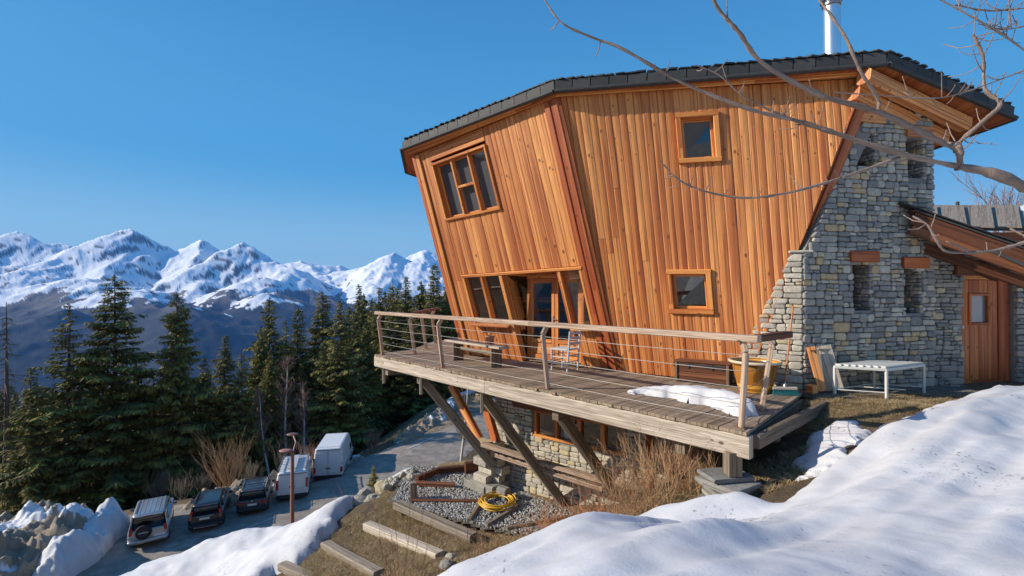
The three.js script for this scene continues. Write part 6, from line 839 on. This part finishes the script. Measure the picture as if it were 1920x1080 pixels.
vehicle('silver_suv', 'silver off-road car with a spare wheel on its tailgate', 'car', 280, 1030, face(280) + .05, g => {
  const s = paint(.42, .43, .44, { metalness: .6 }); suv(g, { paint: s, hw: .94, h: 1.86, len: 4.7, tl: [.86, 1.18], px: -.52, py: .62, bump: s, rail: s });
  const w = new THREE.Group(); w.name = 'spare_wheel'; g.add(w); mesh('tyre', new THREE.TorusGeometry(.29, .1, 10, 28).translate(.2, .98, -2.27), rubber, w); mesh('cover', new THREE.CylinderGeometry(.3, .3, .14, 26).rotateX(Math.PI / 2).translate(.2, .98, -2.29), trimM, w); mesh('badge_strip', bx3(-.02, .42, .955, 1.0, -2.375, -2.36, .004), plain(.5, .5, .5, .4), w);
  for (let i = -2; i <= 2; i++) mesh('roof_rib', bar(new THREE.Vector3(i * .22, 1.858, -1.75), new THREE.Vector3(i * .22, 1.858, .3), .04, .02), s, g);
});
vehicle('black_car', 'black compact car with tall red tail lights next to the silver car', 'car', 387, 998, face(387) + .0, g => { const s = paint(.02, .02, .023); suv(g, { paint: s, hw: .9, h: 1.66, len: 4.5, tl: [.86, 1.32], px: .05, py: .82, roof: s, rail: trimM }); mesh('silver_skirt', bx3(-.6, .6, .4, .45, -2.31, -2.24, .01), steel, g); mesh('chrome_strip', bx3(-.45, .45, 1.0, 1.03, -2.24, -2.19, .005), rimM, g); });
vehicle('dark_grey_car', 'dark grey car with roof bars left of the van with the rack', 'car', 474, 966, face(474), g => { const s = paint(.055, .057, .06); suv(g, { paint: s, hw: .9, h: 1.7, len: 4.4, tl: [.84, 1.0], px: 0, py: .72, rail: rimM }); for (const z of [-1.3, -.3]) mesh('roof_bar', bar(new THREE.Vector3(-.72, 1.78, z), new THREE.Vector3(.72, 1.78, z), .06, .035), trimM, g); for (const sd of [-1, 1]) mesh('tail_light', bx3(sd * .62 - .2, sd * .62 + .2, .86, .98, -2.24, -2.16, .02), redL, g); mesh('badge', new THREE.CylinderGeometry(.06, .06, .02, 18).rotateX(Math.PI / 2).translate(0, 1.0, -2.21), rimM, g); });
function van(g, o) {
  const W = o.hw, H = o.h, zr = -2.2, zf = o.len - 2.2, w = paint(.78, .78, .77, { metalness: 0, roughness: .45 });
  mesh('body', hull([[.38, W * .95, zr + .05, zf - .15, .14], [.55, W, zr, zf, .16], [1.05, W, zr, zf - .1, .16], [1.2, W * .99, zr, zf - .55, .14], [H * .72, W * .965, zr + .01, zf - 1.15, .13], [H - .1, W * .9, zr + .04, zf - 1.5, .14], [H - .02, W * .82, zr + .12, zf - 1.6, .16]]), w, g);
  for (const s of [-1, 1]) { mesh('tail_light', bx3(s * (W - .09) - .075, s * (W - .09) + .075, o.tl[0], o.tl[1], zr - .04, zr + .05, .015), redL, g); mesh('door_hinge', bx3(s * (W - .02) - .02, s * (W - .02) + .02, 1.3, 1.4, zr - .02, zr + .03, .005), trimM, g); const mi = new THREE.Group(); mi.name = 'mirror'; g.add(mi); mesh('housing', bx3(s * (W + .16) - .1, s * (W + .16) + .1, 1.2, 1.5, zf - 1.25, zf - 1.1, .03), trimM, mi); mesh('side_window', bx3(s * (W * .985) - .012, s * (W * .985) + .012, 1.15, 1.62, zf - 1.9, zf - 1.05, .004), tint, g); mesh('side_moulding', bx3(s * W - .015, s * W + .015, .72, .8, zr + .3, zf - 1.0, .006), trimM, g); mesh('roof_gutter', bar(new THREE.Vector3(s * W * .86, H - .03, zr + .15), new THREE.Vector3(s * W * .86, H - .03, zf - 1.6), .03, .04), trimM, g); }
  mesh('door_seam', bx3(-.008, .008, .55, H - .15, zr - .012, zr + .01, .002), trimM, g); mesh('door_seam', bx3(-W * .9, W * .9, H - .16, H - .145, zr - .008, zr + .04, .002), trimM, g); mesh('door_handle', bx3(-.16, .16, .98, 1.05, zr - .03, zr, .008), trimM, g); mesh('rear_bumper', bx3(-W * .95, W * .95, .34, .54, zr - .08, zr + .1, .03), trimM, g); mesh('licence_plate', bx3(o.px - .26, o.px + .26, o.py, o.py + .12, zr - .03, zr - .005, .003), plateM, g); mesh('windscreen', bar(new THREE.Vector3(0, 1.22, zf - .6), new THREE.Vector3(0, H - .25, zf - 1.36), W * 1.7, .03, { up: new THREE.Vector3(0, 1, 1) }), tint, g);
  for (const x of [-.5, .5]) mesh('door_panel', bx3(x * W - W * .36, x * W + W * .36, 1.12, H - .35, zr - .012, zr + .01, .004), w, g);
  wheelsOn(g, W, zr + .9, zf - .9, .35); return w;
}
vehicle('rack_van', 'white van with a slatted roof rack behind the street lamp', 'van', 549, 938, face(549), g => { van(g, { hw: .95, h: 1.95, len: 4.8, tl: [.9, 1.5], px: -.45, py: .82 }); for (let i = 0; i < 9; i++) mesh('rack_bar', bar(new THREE.Vector3(-.8, 2.08, -2.0 + i * .33), new THREE.Vector3(.8, 2.08, -2.0 + i * .33), .05, .03), rimM, g); for (const x of [-.8, .8]) mesh('rack_rail', bar(new THREE.Vector3(x, 2.1, -2.1), new THREE.Vector3(x, 2.1, .75), .04, .06), rimM, g); for (const x of [-.75, .75]) for (const z of [-1.8, -.6, .5]) mesh('rack_foot', bx3(x - .025, x + .025, 1.9, 2.07, z - .03, z + .03, .004), rimM, g); mesh('rack_walkway', bx3(-.22, .22, 2.11, 2.13, -2.05, .6, .004), plain(.45, .46, .48, .6), g); });
vehicle('tall_van', 'tall plain white van at the far end of the parked row', 'van', 616, 897, face(616) - .1, g => { van(g, { hw: 1.0, h: 2.45, len: 5.4, tl: [.75, 1.1], px: -.3, py: .66 }); mesh('roof_panel', bx3(-.75, .75, 2.435, 2.455, -1.9, 1.3, .005), plain(.7, .71, .72, .5), g); });
renderer.render(scene, camera);
